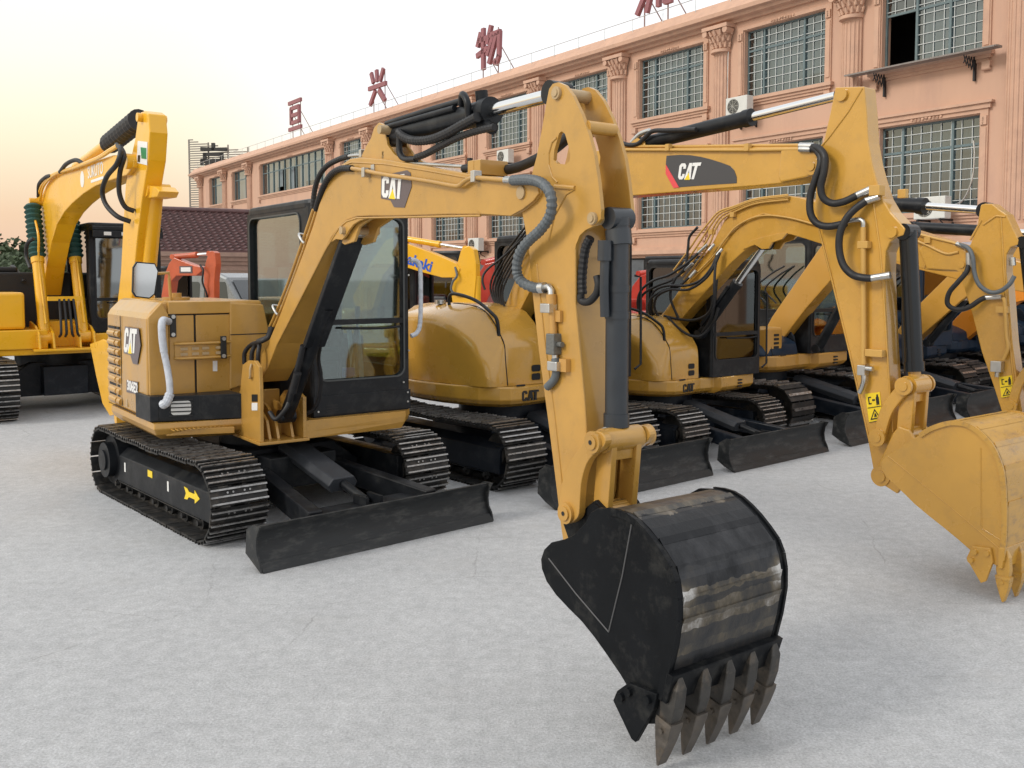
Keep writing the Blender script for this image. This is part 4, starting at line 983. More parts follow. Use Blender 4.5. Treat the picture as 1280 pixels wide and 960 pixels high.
# cab
cb = cab(m1, -.955, -.045, -.60, .84, .785, 2.565, split=.437, sill=.30, sidesill=.34, post=.055, wrap=True, fpost=.17, rpost=.07)
for xx in (-.58, -.66):
    k = MB(); k.tube([(xx, .50, .84), (xx+.02, .53, 1.15), (xx+.06, .56, 1.42), (xx+.07, .56, 1.5)], .022, n=8); k.build('travel_lever', FOIL, cb)
k = MB(); k.box(-.52, -.42, .6, .66, 1.08, 1.16); k.build('display', BLUED, cb, .01)
lp = MB(); lp.box(-.95, -.05, .842, .852, .80, .965); lp.build('lower_panel', BLK, cb, .004)
lp = MB()
for q_ in range(3): lp.box(-.27+q_*.005, -.16, .8525, .8545, .835+q_*.022, .845+q_*.022)
lp.build('vent_slot', DARK, cb)
lp = MB()
for x, z in ((-.92, .94), (-.92, .86), (-.09, .94), (-.09, .84), (-.88, 1.03), (-.935, 1.30), (-.935, 1.95)): lp.cyl((x, .84, z), (x, .858, z), .008, n=8)
lp.build('bolt', SILV, cb)
hr = MB(); hp = [(513, 325), (520, 326), (525, 335), (526, 370), (525, 405), (521, 416), (514, 420)]
hr.tube([Vector(T1.Y(a, b, .86)) for a, b in hp], .020, n=10, corr=.04, step=.025); hr.build('wrapped_handrail', FOIL, cb)
# boom foot bracket
br = MB()
near = T1.yz([(302.5, 470), (304, 456), (311, 450.5), (319, 451), (324.5, 459), (328.5, 487), (329, 553), (322, 556), (302, 549)], .425)
near = [(max(min(y, .94), .3), z) for y, z in near]; near = near[:-3] + [(.93, .655), (.40, .655)]
br.prism(near, .40, .43, 'x')
br.prism([(.35, .655), (.93, .655), (.93, .98), (.80, 1.02), (.55, 1.0), (.4, .9)], .045, .075, 'x')
br.box(.03, .445, .36, .95, .632, .655); br.box(.075, .40, .40, .45, .655, 1.0)
for xx in (.13, .25, .32): br.prism([(.45, .655), (.86, .655), (.80, .80), (.62, .90), (.45, .92)], xx-.012, xx+.012, 'x')
br.cyl((.06, .62, 1.16), (.415, .62, 1.16), .035, n=16)
bo = br.build('boom_bracket', TAN, m1, .004)
hk = MB(); p = T1.X(315, 471, .432); hk.tube([(.434, p.y+.0, p.z+.10), (.45, p.y+.015, p.z+.06), (.45, p.y+.01, p.z+.0), (.44, p.y-.03, p.z-.01)], .010, n=6); hk.build('hook', PAD, bo)
decal_x(T1, [(315, 493), (322, 493), (322, 502), (315, 502)], .4315, INK, bo, 'label_sticker'); decal_x(T1, [(315, 503.5), (322, 503.5), (322, 513), (315, 513)], .4315, WHITE, bo, 'label_sticker')
# boom
BXN, BXF = .295, .065
bm_pts = [(318, 470), (326, 445), (337, 424), (352, 388), (366, 350), (379, 316), (391, 282), (399, 255), (411, 226), (425, 207), (437, 198.5), (450, 196.5), (480, 199), (532, 207.5), (597, 219), (640, 222), (662, 225), (674, 233), (676, 242), (670, 251), (656.5, 262), (640, 270.5), (603, 268), (560, 268), (500, 270), (462, 270), (446, 270.8), (434, 275), (424, 284), (414, 297), (407.5, 310), (380, 364), (360, 402), (346, 430), (334, 462), (326, 478)]
b = MB(); b.prism(T1.yz(bm_pts, BXN), BXF, BXN, 'x'); boom = b.build('boom', TAN, m1, .007)
# welded flange lines, end block, gussets under the bend
def plate(Fm, pts, x, t, m, parent, name, mirror=None, bev=.003):
    b = MB(); q = Fm.yz(pts, x); b.prism(q, x, x+t, 'x')
    if mirror is not None: b.prism(q, mirror-t, mirror, 'x')
    return b.build(name, m, parent, bev)
gus = [(410, 311), (416, 303), (422.5, 299), (430, 300), (434, 296), (438, 289), (444, 281), (452, 276), (464, 272.2), (440, 271), (427, 276.5), (419, 288)]
plate(T1, gus, BXN-.02, .016, TAN, boom, 'cylinder_lug')
g2 = T1.yz([(414, 300), (424, 308), (436, 312), (446, 300), (452, 284), (470, 271), (440, 268), (425, 280)], .2)
for xx in (.24, .10): b = MB(); b.prism(T1.yz([(422, 285), (425, 300), (434, 306), (446, 302), (452, 284), (472, 270), (440, 268)], .24), xx, xx+.02, 'x'); b.build('cylinder_lug', TAN, boom, .003)
plate(T1, [(600, 219.5), (640, 222.5), (662, 225.5), (673.5, 234), (675.5, 242), (669, 251), (655.5, 261.5), (640, 270), (604, 267.5), (597, 262)], BXN, .012, TAN, boom, 'end_plate', BXF)
plate(T1, [(455, 196), (461, 183), (467, 173), (471, 160), (477, 153.5), (483, 156), (485.5, 168), (487.5, 181), (496, 193), (511, 202.5), (500, 204), (460, 199)], .245, .02, TAN, boom, 'cylinder_lug', .125)
pn = MB()
for (px, py, r) in ((654.5, 241, .032), (478, 162, .028), (429.5, 288, .026)):
    p = T1.X(px, py, BXN); pn.cyl((BXF-.03, p.y, p.z), (BXN+.022, p.y, p.z), r, n=20); 
pn.build('pin', PAD, boom)
# raised welded edge strips along the side plate
st = MB(); q = T1.yz([(425, 208.5), (440, 203), (480, 205), (532, 213), (597, 224.5)], BXN)
for a, d in zip(q, q[1:]): st.cyl((BXN, *a), (BXN, *d), .006, n=6)
q = T1.yz([(345, 432), (379, 366), (407, 311), (423, 285), (433, 276.5), (446, 272.3), (500, 271.5), (600, 269.5)], BXN)
for a, d in zip(q, q[1:]): st.cyl((BXN-.004, *a), (BXN-.004, *d), .007, n=6)
st.build('weld_bead', TAN, boom)
# badge
decal_x(T1, [(477, 219.5), (509, 212.8), (513.5, 216), (515, 233), (506, 259.5), (493, 259), (488.5, 250.5), (476.5, 248)], BXN+.0005, GREYD, boom, 'badge')
cat_letters(T1, ((478, 221), (506, 217.5), (503, 249), (477.5, 246.5)), 'x', BXN+.004, WHITE, boom, tri=YLAB)
# boom cylinder and its guard
pb = T1.X(358, 520, .18); pt = T1.X(443, 285, .18)
cylinder(m1, pb, pt, .056, .036, .62, 'boom_cylinder', BLK, SILV)
gd = MB(); d = (pt-pb); u = d.normalized()
bar(gd, pb + u*(d.length*.40) + Vector((0, .05, .02)), pb + u*(d.length*.955) + Vector((0, .045, .02)), .165, .05)
bar(gd, pb + u*(d.length*.40) + Vector((-.085, .02, .0)), pb + u*(d.length*.955) + Vector((-.085, .015, .0)), .012, .10) if False else None
gd.build('rod_guard', BLK, m1, .01)
hs = MB()
hs.cyl(T1.X(361, 506, .26), T1.X(379, 432, .26), .022, n=12); hs.cyl(T1.X(366, 490, .27), T1.X(372, 466, .27), .03, n=12)
hs.tube([T1.X(a, b, x) for a, b, x in ((337, 515, .36), (345, 524, .34), (356, 513, .30), (361, 503, .27))], .018, n=8)
hs.tube([T1.X(a, b, x) for a, b, x in ((378, 520, .05), (392, 512, .0), (399, 496, -.02), (401, 470, 0), (398, 450, .05), (400, 432, .1))], .016, n=8)
hs.build('cylinder_hose', RUB, m1)
# two steel lines up the rear of the boom, hoses at both ends
pl = MB()
for dx in (0, -4.5):
    pl.tube([T1.X(a+dx, b, BXN-.03) for a, b in ((341.5, 409), (352, 385), (366, 350), (379, 313), (390, 280), (396, 262))], .012, n=8)
pl.build('steel_line', TAN, boom)
hs = MB()
hs.tube([T1.X(a, b, x) for a, b, x in ((395, 262, BXN-.02), (399, 248, BXN), (405, 232, BXN+.01), (414, 218, BXN+.02), (426, 211, BXN+.02), (440, 210.5, BXN+.02))], .021, n=10, corr=.05, step=.012)
hs.tube([T1.X(a, b, x) for a, b, x in ((391, 262, BXN-.05), (393, 240, BXN-.05), (398, 222, BXN-.05), (408, 208, BXN-.05), (424, 199, BXN-.06), (436, 195.5, BXN-.06))], .019, n=10, corr=.05, step=.012)
for k, (ex, xx) in enumerate(((0, 0), (9, -.03), (17, -.07))):
    hs.tube([T1.X(a, b, x) for a, b, x in ((341-k*1.5, 409, BXN-.02), (336-k, 421, BXN), (326-k*2, 427, BXN+.05), (314+ex*.6, 431, .34), (306+ex, 441, .36), (305.5+ex, 455, .36))], .018, n=8)
hs.build('boom_hose', RUB, boom)
pl = MB()
pl.tube([T1.X(a, b, BXN+.03) for a, b in ((440, 210.5), (452, 212.5), (480, 218), (530, 225.5), (566, 232), (574, 232), (581, 226.5), (589, 222.5), (600, 222.5), (634, 225.5))], .013, n=8, res=3)
pl.build('steel_line', TAN, boom)
pl = MB(); pl.tube([T1.X(a, b, BXN-.05) for a, b in ((436, 195), (455, 194), (482, 198), (520, 204), (560, 207), (590, 208.5))], .010, n=8); pl.build('steel_line', SILV, boom)
cl = MB()
for a, b in ((462, 216), (600, 221)): p = T1.X(a, b, BXN); cl.box(BXN, BXN+.05, p.y-.018, p.y+.018, p.z-.03, p.z+.03)
for a, b in ((453, 193), (482, 195)): p = T1.X(a, b, BXN-.05); cl.box(BXN-.09, BXN-.03, p.y-.015, p.y+.015, p.z-.02, p.z+.03)
p = T1.X(467, 210, BXN); cl.box(BXN-.02, BXN+.012, p.y-.02, p.y+.02, p.z-.015, p.z+.02)
cl.build('pipe_clamp', SILV, boom, .003)
cl = MB()
for a, b in ((399, 296), (349, 385)):
    p = T1.X(a-19 if a > 380 else a-2, b, BXN-.03); cl.tube([(BXN-.07, p.y-.03, p.z+.01), (BXN+.0, p.y-.02, p.z+.02), (BXN+.005, p.y+.04, p.z-.03), (BXN+.003, p.y+.08, p.z-.05)], .010, n=6)
cl.build('pipe_clamp', SILV, boom)
bl_ = MB()
for a, b in ((596, 213), (604, 212)): p = T1.X(a, b, .24); bl_.box(.10, .28, p.y-.03, p.y+.03, p.z-.03, p.z+.05)
bl_.build('line_block', TAN, boom, .004)
bl_ = MB(); p = T1.X(590, 209, .25); bl_.cyl((.25, p.y-.08, p.z), (.25, p.y+.03, p.z), .022, n=10); bl_.cyl((.25, p.y-.02, p.z-.01), (.25, p.y-.02, p.z+.05), .016, n=8); bl_.build('hose_fitting', RUB, boom)
# stick cylinder on top
ps = T1.X(491, 170, .185); pe = T1.X(697, 117, .185)
sc1 = cylinder(m1, ps, pe, .066, .034, .655, 'stick_cylinder', BLK, CHROME, eye=.058, eyer=.058)
pp = MB(); off = Vector((.03, -.02, .075))
pp.tube([ps + off + (pe-ps)*.0, ps+off*1.1 + (pe-ps)*.3, ps+off*1.1 + (pe-ps)*.54], .020, n=8); pp.tube([ps + Vector((.06, 0, .045)), ps+Vector((.065, 0, .045)) + (pe-ps)*.5], .018, n=8)
q = ps + (pe-ps)*.60; pp.cyl(q+Vector((-.02, 0, -.02)), q+Vector((0, 0, .12)), .035, n=10); pp.tube([q+Vector((.05, -.12, .06)), q+Vector((.08, -.06, .1)), q+Vector((.09, .0, .05)), q+Vector((.08, 0, -.03))], .02, n=8)
pp.cyl(q+Vector((.02, .03, -.06)), q+Vector((.02, .14, -.10)), .035, n=10)
pp.build('cylinder_fitting', BLK, sc1)
hs = MB()
hs.tube([T1.X(a, b, .27) for a, b in ((498, 165), (506, 172), (520, 176), (540, 174), (560, 166), (580, 155), (597, 146))], .026, n=10, corr=.07, step=.014)
hs.tube([T1.X(a, b, .25) for a, b in ((520, 197), (533, 192), (552, 182), (572, 172), (595, 164), (618, 159))], .020, n=10, corr=.06, step=.014)
hs.tube([T1.X(a, b, .25) for a, b in ((500, 166), (499, 180), (500, 192), (506, 199), (520, 199))], .02, n=8)
hs.tube([T1.X(a, b, .1) for a, b in ((620, 213), (640, 211), (662, 203), (690, 188), (712, 170))], .028, n=8)
hs.build('stick_cylinder_hose', RUB, sc1)
# stick: body box plus two upper side plates
AXN, AXF = .262, .098
up = [(690.5, 112), (695, 105.5), (702, 103.5), (710, 107), (720, 120), (731, 143), (740, 168), (747, 194), (752, 228), (755.5, 262), (755, 274), (748, 282), (736, 287.5), (729, 294), (724, 306), (722, 320), (666.2, 320), (661.5, 290), (656.5, 264), (663, 240), (669, 218), (675, 196), (682, 160), (687, 130)]
hole = [(703, 167), (706.5, 164.5), (710.5, 168), (714, 180), (717, 193), (716, 202), (711, 206), (701, 205), (696, 200), (697, 188)]
def holed(Fm, o, h, x):
    O = Fm.yz(o, x); Hh = Fm.yz(h, x)
    # join hole to the outline with a slit at the nearest pair
    bi = min(((i, j) for i in range(len(O)) for j in range(len(Hh))), key=lambda t: (O[t[0]][0]-Hh[t[1]][0])**2 + (O[t[0]][1]-Hh[t[1]][1])**2)
    i, j = bi; Hr = Hh[::-1]; j = len(Hh)-1-j
    return O[:i+1] + Hr[j:] + Hr[:j+1] + O[i:]
bm = bmesh.new()
def holed_plate(mb, Fm, o, h, x, t):
    """outline with a hole, filled by triangulation and given thickness"""
    O = Fm.yz(o, x); Hh = Fm.yz(h, x); bmx = bmesh.new(); ed = []
    for L_ in (O, Hh):
        vs = [bmx.verts.new((x, a, b)) for a, b in L_]; ed += [bmx.edges.new((vs[i], vs[(i+1) % len(vs)])) for i in range(len(vs))]
    bmesh.ops.triangle_fill(bmx, edges=ed, use_beauty=True)
    bmx.verts.ensure_lookup_table(); bmx.verts.index_update()
    vs = [tuple(v.co) for v in bmx.verts]; n = len(vs); fs = [[v.index for v in f.verts] for f in bmx.faces]
    allv = vs + [(a+t, b, c) for a, b, c in vs]
    F2 = fs + [[i+n for i in f][::-1] for f in fs]
    no, nh = len(O), len(Hh)
    F2 += [(i, (i+1) % no, (i+1) % no+n, i+n) for i in range(no)] + [(no+i, no+(i+1) % nh, no+(i+1) % nh+n, no+i+n) for i in range(nh)]
    mb.add(allv, F2); bmx.free()
a_ = MB(); holed_plate(a_, T1, up, hole, AXN+.0, .02)
body = [(668, 214), (676, 222), (715, 226), (722, 240), (722, 330), (722, 380), (727.5, 440), (733, 500), (737, 560), (733, 620), (727, 650), (716, 671), (708, 674), (704.5, 650), (700, 610), (690, 530), (678, 440), (668, 350), (661.5, 290), (656.8, 264)]
B_ = T1.yz(body, AXN)
a_.prism(B_[:5] + [T1.yz([(722, 322)], AXN)[0], T1.yz([(666.5, 322)], AXN)[0]] + B_[-2:], AXF, AXN-.001, 'x')
a_.prism([T1.yz([(666.2, 320)], AXN)[0], T1.yz([(722, 320)], AXN)[0]] + B_[5:17] + [T1.yz([(668, 350)], AXN)[0]], AXF-.02, AXN+.02, 'x')
U = MB(); x_ = AXF-.02
O = T1.yz(up, AXN); Hh = T1.yz(hole, AXN)
class _S:  # reuse the near outline for the far plate
    def yz(s, p, x): return O if p is up else Hh
holed_plate(a_, _S(), up, hole, AXF-.02, .02)
stick = a_.build('stick', TAN, m1, .003)
cr_ = MB(); p = T1.X(737, 158, AXN); cr_.cyl((AXF, p.y-.02, p.z), (AXN, p.y-.02, p.z), .03, n=14); p = T1.X(712, 226, AXN)
q = T1.X(704, 232, AXN+.02); r_ = T1.X(719, 235, AXN+.02); cr_.cyl(q - Vector((0, .06, 0)), r_, .012, n=8)
cr_.build('cross_tube', TAN, stick)
wb = MB()
for ln in ([(696, 172), (690, 178), (686, 192), (686, 206), (691, 222), (697, 228)], [(690, 300), (697, 270), (712, 243), (722, 237)], [(675, 330), (684, 420), (697, 520), (707, 610)]):
    q = T1.yz(ln, AXN+.02 if ln[0][1] < 200 else AXN+.001)
    X0 = AXN+.02
    for a, d in zip(q, q[1:]): wb.cyl((X0, *a), (X0, *d), .006, n=6)
wb.build('weld_bead', TAN, stick)
fl = MB(); q = T1.yz([(722, 300), (722, 380), (727.5, 440), (733, 500), (736, 545)], AXN)
for a, d in zip(q, q[1:]): fl.cyl((AXN+.014, *a), (AXN+.014, *d), .009, n=6)
fl.build('edge_bead', TAN, stick)
pn = MB()
for (px, py, r, xe) in ((697, 116.5, .030, .035), (742, 273, .028, .035), (654.5, 241, .028, .02)):
    p = T1.X(px, py, AXN+.02); pn.cyl((AXF-.04, p.y, p.z), (AXN+xe, p.y, p.z), r, n=20); pn.cyl((AXN+xe, p.y, p.z), (AXN+xe+.006, p.y, p.z), r*.6, n=16)
pn.build('pin', PAD, stick)
# bucket cylinder down the front
XC = (AXN+AXF)/2
pt = T1.X(760, 268, XC); pbm = T1.X(762, 548, XC)
pt = T1.X(742, 273, AXN+.02); pt = Vector((XC, pt.y+.05, pt.z+.0)); pl_ = T1.X(743, 552.5, AXN+.05); pbm = Vector((XC, pl_.y, pl_.z))
bc = cylinder(m1, pt, pbm, .053, .032, .93, 'bucket_cylinder', mat('blue_grey_cylinder', (.020, .025, .031), .38, var=.15, coat=.2), SILV)
cc = MB(); cc.cyl(pt + Vector((0, 0, -.05)), pt+Vector((0, .01, -.12)), .06, n=18); d = (pbm-pt)
for f_ in (.30, .42): cc.cyl(pt+d*f_, pt+d*(f_+.03), .057, n=24)
cc.tube([pt+Vector((.075, .0, -.13)), pt+Vector((.08, 0, -.3)), pt+Vector((.075, .0, -.44))], .022, n=10)
cc.cyl(pt+Vector((.078, 0, -.1)), pt+Vector((.08, 0, -.19)), .032, n=12)
cc.build('cylinder_fitting', mat('blue_grey_cylinder', (.035, .042, .05)), bc)
hs = MB()
hs.tube([T1.X(a, b, AXN-.01) for a, b in ((738, 297), (732, 310), (729, 330), (727.5, 350), (728, 368))], .022, n=10, corr=.06, step=.013)
hs.tube([T1.X(a, b, AXN) for a, b in ((746, 345), (748, 356), (745, 368), (736, 377), (727, 376), (726, 368))], .018, n=10)
hs.build('bucket_cylinder_hose', RUB, bc)
# hose from boom to stick and the valve line on the stick
hs = MB()
hp = [(640, 225.5, BXN+.03), (664, 225, .35), (680, 231, .37), (689, 246, .38), (688, 268, .37), (676, 287, .36), (660, 302, .35), (649, 318, .34), (646, 338, .33), (652, 352, .32), (668, 359.5, .31), (681, 359.5, .30)]
hs.tube([T1.X(*p) for p in hp], .0245, n=12, corr=.10, step=.013); hs.build('stick_hose', HOSE, m1)
hs = MB(); hs.cyl(T1.X(632, 225.3, BXN+.03), T1.X(641, 225.5, BXN+.035), .02, n=10); hs.tube([T1.X(a, b, .30) for a, b in ((680, 359.5), (686, 358.5), (689, 363), (689, 372))], .017, n=10, smooth=False)
hs.cyl(T1.X(675, 360, .305), T1.X(681, 359.8, .30), .028, n=10); hs.build('hose_fitting', SILV, stick)
hs = MB(); hs.cyl(T1.X(689, 368, .30), T1.X(689.5, 381, .30), .025, n=10); hs.cyl(T1.X(690, 378, .30), T1.X(692, 418, .30), .018, n=10); hs.box(.283, .30, *sorted((T1.X(695, 400, .29).y, T1.X(702, 400, .29).y)), T1.X(695, 402, .29).z, T1.X(695, 388, .29).z)
p = T1.X(703, 456, .29); hs.box(.26, .31, p.y-.0, p.y+.05, p.z-.03, p.z+.03); hs.build('valve_line', mat('tan_line', (.5, .27, .07), .4), stick)
hs = MB(); p = T1.X(693, 430, .30); hs.box(.275, .33, p.y-.03, p.y+.03, p.z-.05, p.z+.05); hs.cyl((.30, p.y, p.z), (.30, p.y+.06, p.z), .014, n=8); hs.build('stop_valve', mat('cast_grey', (.16, .165, .155), .5, metal=.5, bump=.4, bscale=60), stick, .006)
hs = MB()
for a, b in ((685, 385), (694, 457)): p = T1.X(a, b, .30); hs.box(.283, .335, p.y-.02, p.y+.05, p.z-.022, p.z+.022)
hs.cyl(T1.X(693.5, 442, .30), T1.X(694, 450, .30), .016, n=8); hs.build('pipe_clamp', SILV, stick, .004)
hs = MB(); hs.tube([T1.X(a, b, .30) for a, b in ((694, 448), (695.5, 462), (693, 474), (684, 484))], .02, n=8); hs.build('valve_hose', HOSE, stick)
# linkage
LK = MB(); A = T1.X(743, 552.5, .335); B = T1.X(709, 641, .335)
lo = curve(T1.yz([(730, 552), (733, 545), (742, 539), (752, 541), (757, 551), (752, 561), (742, 568), (733, 580), (727, 600), (725, 620), (723.5, 642), (719, 650), (710, 655), (701, 652), (696.5, 643), (698.5, 630), (700.5, 612), (706, 590), (716, 569)], .335), 3)
LK.prism(lo[:-1], .295, .335, 'x'); LK.prism(lo[:-1], .028, .065, 'x'); lko = LK.build('linkage_arm', TAN, m1, .004)
LK = MB()
for P_ in (A, B):
    LK.cyl((.335, P_.y, P_.z), (.352, P_.y, P_.z), .05, n=24); LK.cyl((.352, P_.y, P_.z), (.36, P_.y, P_.z), .033, n=20); LK.cyl((-.0, P_.y, P_.z), (.028, P_.y, P_.z), .05, n=24); LK.cyl((.0, P_.y, P_.z), (.34, P_.y, P_.z), .027, n=16)
LK.build('link_pin', TAN, lko, .003)
LK = MB(); LK.cyl((.352, A.y, A.z), (.362, A.y, A.z), .011, n=8); LK.cyl((.352, B.y, B.z), (.362, B.y, B.z), .011, n=8); LK.build('grease_nipple', INK, lko)
Cp = T1.X(752, 642, .26); Cp = Vector((0, Cp.y, Cp.z)); A0 = Vector((0, A.y, A.z))
HL = MB()
for xx in (.255, .105): HL.box(-.016, .016, 0, (Cp-A0).length, -.05, .05, 0, Matrix.Translation(Vector((xx, A0.y, A0.z))) @ Matrix.Rotation(math.atan2((Cp-A0).z, (Cp-A0).y), 4, 'X'))
u = (Cp-A0).normalized()
for f_ in (.06, .86): q = A0 + (Cp-A0)*f_; HL.box(.121, .239, 0, .07, -.03, .03, 0, Matrix.Translation(q) @ Matrix.Rotation(math.atan2(u.z, u.y), 4, 'X'))
HL.cyl((.07, A0.y, A0.z), (.29, A0.y, A0.z), .055, n=24); HL.cyl((.085, Cp.y, Cp.z), (.275, Cp.y, Cp.z), .05, n=24); HL.build('bucket_link', TAN, m1, .004)
# bucket
plate_ = [(748, 635), (738, 641), (732, 653), (718, 668), (706, 674), (689, 678), (680, 687), (676, 699), (677, 711), (683, 727), (695, 744), (710, 760), (727, 777), (743, 797), (758, 818), (775, 843), (790, 868), (808, 905), (822, 905), (826, 880), (836, 845), (844, 810), (849, 775), (849, 748), (846, 727), (840, 709), (829, 691), (818, 675), (808, 663), (797, 651), (786, 643), (774, 638.5), (762, 636)]
shell_ = [(762, 636.5), (774, 638.5), (786, 643), (797, 651), (808, 662.5), (818, 675), (829, 691), (840, 709), (846, 727), (849, 748), (849, 775), (844, 810), (836, 845), (828, 874)]
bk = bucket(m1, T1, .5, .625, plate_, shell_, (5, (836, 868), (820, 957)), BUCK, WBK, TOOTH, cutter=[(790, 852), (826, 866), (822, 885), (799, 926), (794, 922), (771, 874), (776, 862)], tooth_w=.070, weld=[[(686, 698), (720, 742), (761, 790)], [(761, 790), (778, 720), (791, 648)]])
hg = MB(); c0 = T1.X(720, 652, .26); c1 = Vector((0, Cp.y, Cp.z)); c2 = T1.X(712, 690, .26); c3 = T1.X(790, 660, .26)
for xx in (.075, .265):
    hg.prism([(c0.y-.06, c0.z-.02), (c0.y-.02, c0.z+.06), (c0.y+.06, c0.z+.05), (c1.y-.06, c1.z+.03), (c1.y-.01, c1.z+.065), (c1.y+.05, c1.z+.035), (c1.y+.09, c1.z-.03), (c3.y, c3.z-.10), (c2.y+.1, c2.z-.05)], xx, xx+.025, 'x')
hg.cyl((.06, c1.y, c1.z), (.305, c1.y, c1.z), .05, n=20)
hg.build('bucket_ear', BUCK, bk, .005)
# ------------------------------------------------------------------ compact round-tail excavators of the row
DEEPB = mat('deep_blue_machine_paint', (.008, .022, .045), .4, var=.2, spec=.3)
AMB = mat('amber_tan_paint', (.54, .275, .045), .33, var=.06, vscale=3, coat=.35, dirt=(.32, .2, .08), dirt_amt=.15)
PIPE = mat('line_paint', (.55, .32, .08), .4)
def lerp_tab(tab, y):
    for (a, p), (b, q) in zip(tab, tab[1:]):
        if a <= y <= b: return p + (q-p)*(y-a)/(b-a)
    return tab[0][1] if y < tab[0][0] else tab[-1][1]
def compact(F, label, paint, blade_w=2.1, blade_y=1.95, outer=1.02, bw=.46, lod=1, urot=3.5, shoes=40, cat=True, hoodpaint=None, bpaint=BLUEBLK, cover=True, cabpaint=BLK, cabglass=GLSD, group='excavators parked in the row', rails=True, wide=0.0, blade_x=0.0, blade=True, full_hood=True):
    root = empty('excavator', F.o, F.rz, label, 'excavator', group, F.s)
    undercarriage(root, 0, 0, urot, outer, bw, -1.36, 1.30, .60, lod=lod, bl=dict(y=blade_y, h=.36, w=blade_w, x=blade_x) if blade else None, paint=bpaint, shoes=shoes)
    b = MB(); b.cyl((0, 0, .45), (0, 0, .69), .46, n=36); b.build('swing_bearing', bpaint, root)
    out_ = [(-.07, .69), (.05, .715), (.30, .745), (.44, .735), (.53, .68), (.66, .50), (.76, .25), (.83, 0), (.87, -.35), (.86, -.6), (.78, -.85), (.6, -1.05), (.3, -1.2), (0, -1.24), (-.4, -1.2), (-.75, -1.0), (-.98, -.65), (-1.08, -.2), (-1.12, .2), (-1.14, .62), (-1.10, .70), (-.35, .80), (-.30, .70)]
    d = MB(); c = (-.1, -.2)
    def sec(k, z): return [(c[0]+(x-c[0])*(1-k), c[1]+(y-c[1])*(1-k), z) for x, y in out_]
    d.loft([sec(.10, .665), sec(.03, .70), sec(0, .74), sec(0, .862), sec(.01, .87)], smooth=False, close=True, caps=True); dk = d.build('deck', paint, root, .008)
    # hood
    hp = hoodpaint or paint
    HS = 1.0 if full_hood else .36
    top = [(-1.15, 1.50), (-1.0, 1.62), (-.8, 1.65), (-.3, 1.66), (0, 1.655), (.2, 1.63), (.35, 1.575), (.48, 1.475), (.58, 1.36), (.645, 1.265), (.658, 1.18), (.667, .875)]
    shz = [(-1.15, 1.42), (-1.0, 1.50), (-.8, 1.54), (-.4, 1.55), (-.1, 1.525), (.1, 1.47), (.3, 1.375), (.42, 1.29), (.52, 1.19), (.60, 1.07), (.64, .99), (.667, .93)]
    side = [(-1.15, .42), (-1.0, .66), (-.8, .79), (-.5, .85), (.47, .685), (.56, .655), (.61, .625), (.64, .59), (.657, .54), (.667, .47)]
    ys = [-1.15, -1.0, -.8, -.55, -.3, -.1, .05, .16, .26, .35, .42, .48, .53, .58, .61, .635, .65, .66, .665]
    S = []
    for y in ys:
        zt = lerp_tab(top, y); xm = lerp_tab(side, y); zs = min(lerp_tab(shz, y), zt-.004); xi = min(.44, xm-.02); h = zs-.872
        a0 = Vector((xm, zs)); a1 = Vector((xi, zt)); q = [(xm, y, .872), (xm+.008, y, .872+h*.5)]
        r = min(.075, h*.8, (a1-a0).length*.5); d = (a1-a0).normalized()
        p0 = Vector((xm+.003, zs-r)); p2 = a0 + d*r
        for k in range(0, 7): t = k/6; v = p0*(1-t)**2 + a0*2*t*(1-t) + p2*t*t; q.append((v.x, y, v.y))
        q += [(a1.x+.03, y, a1.y-.004), (a1.x-.03, y, a1.y+.002), (.15, y, zt+.004), (-.05, y, zt), (-.06, y, zt-.01), (-.06, y, .872)]
        S.append([(a, b2, .872+(c2-.872)*HS) for a, b2, c2 in q])
    h_ = MB(); h_.loft(S, smooth=True, close=False, caps=False)
    h_.add(S[-1], [list(range(len(S[-1])))]); h_.add(S[0], [list(range(len(S[0])))[::-1]])
    hood = h_.build('engine_hood', hp, root); hood.data.set_sharp_from_angle(angle=R(26))
    # seam between side door and front cover
    sm = MB()
    rails = rails and full_hood
    pts = [(min(.44, lerp_tab(side, y)-.02)+.005, y, lerp_tab(top, y)+.001) for y in [-.25, -.1, .1, .2, .35, .48, .58, .64, .66]]
    pts.append((.425, .668, .88)); pts = [(a, b2, .872+(c2-.872)*HS) for a, b2, c2 in pts]; sm.tube(pts, .0055, n=5, res=3); sm.build('cover_seam', DARK, hood)
    fv = MB()
    if full_hood:
        for z in (.945, 1.03): fv.prism(rrect(.02, .13, z-.033, z+.033, .02), .6675, .671, 'y')
    fv.prism(rrect(.27, .38, .872, .89, .008), .745, .7495, 'y'); fv.build('vent', DARK, hood)
    if rails:
        r_ = MB(); r_.tube([(.50, -.25, 1.64), (.50, -.25, 1.72), (.50, -.15, 1.76), (.48, .20, 1.70), (.47, .48, 1.57), (.465, .55, 1.50), (.46, .57, 1.36)], .018, n=8, res=4); r_.build('handrail', BLK, hood)
        r_ = MB(); r_.cyl((.5, -.42, 1.65), (.5, -.42, 1.69), .06, n=14); r_.build('filler_cap', SILV, hood)
    if cat:
        p = Vector((.20, .735, .775)); m_ = front_basis(.205, .7335, .772)
        k = MB()
        u0, u1 = .31, .10
        def mp(u, v): return (u0+(u1-u0)*u, .725+.10*v)
        for L_ in (CAT_C, CAT_A2, CAT_T):
            k.prism([mp(a, b2) for a, b2 in L_], .738, .7475, 'y')
        k.build('lettering', INK, dk)
    # cab side cover and front step box
    s_ = MB(); s_.box(-1.12, -.20, -.95, -.47, .873, 1.5); s_.build('rear_cover', hp, root, .05)
    fv = MB()
    for z in (.72, .76, .80): fv.prism(rrect(-.80, -.72, z, z+.018, .006), .735, .765, 'y')
    fv.build('vent', DARK, dk)
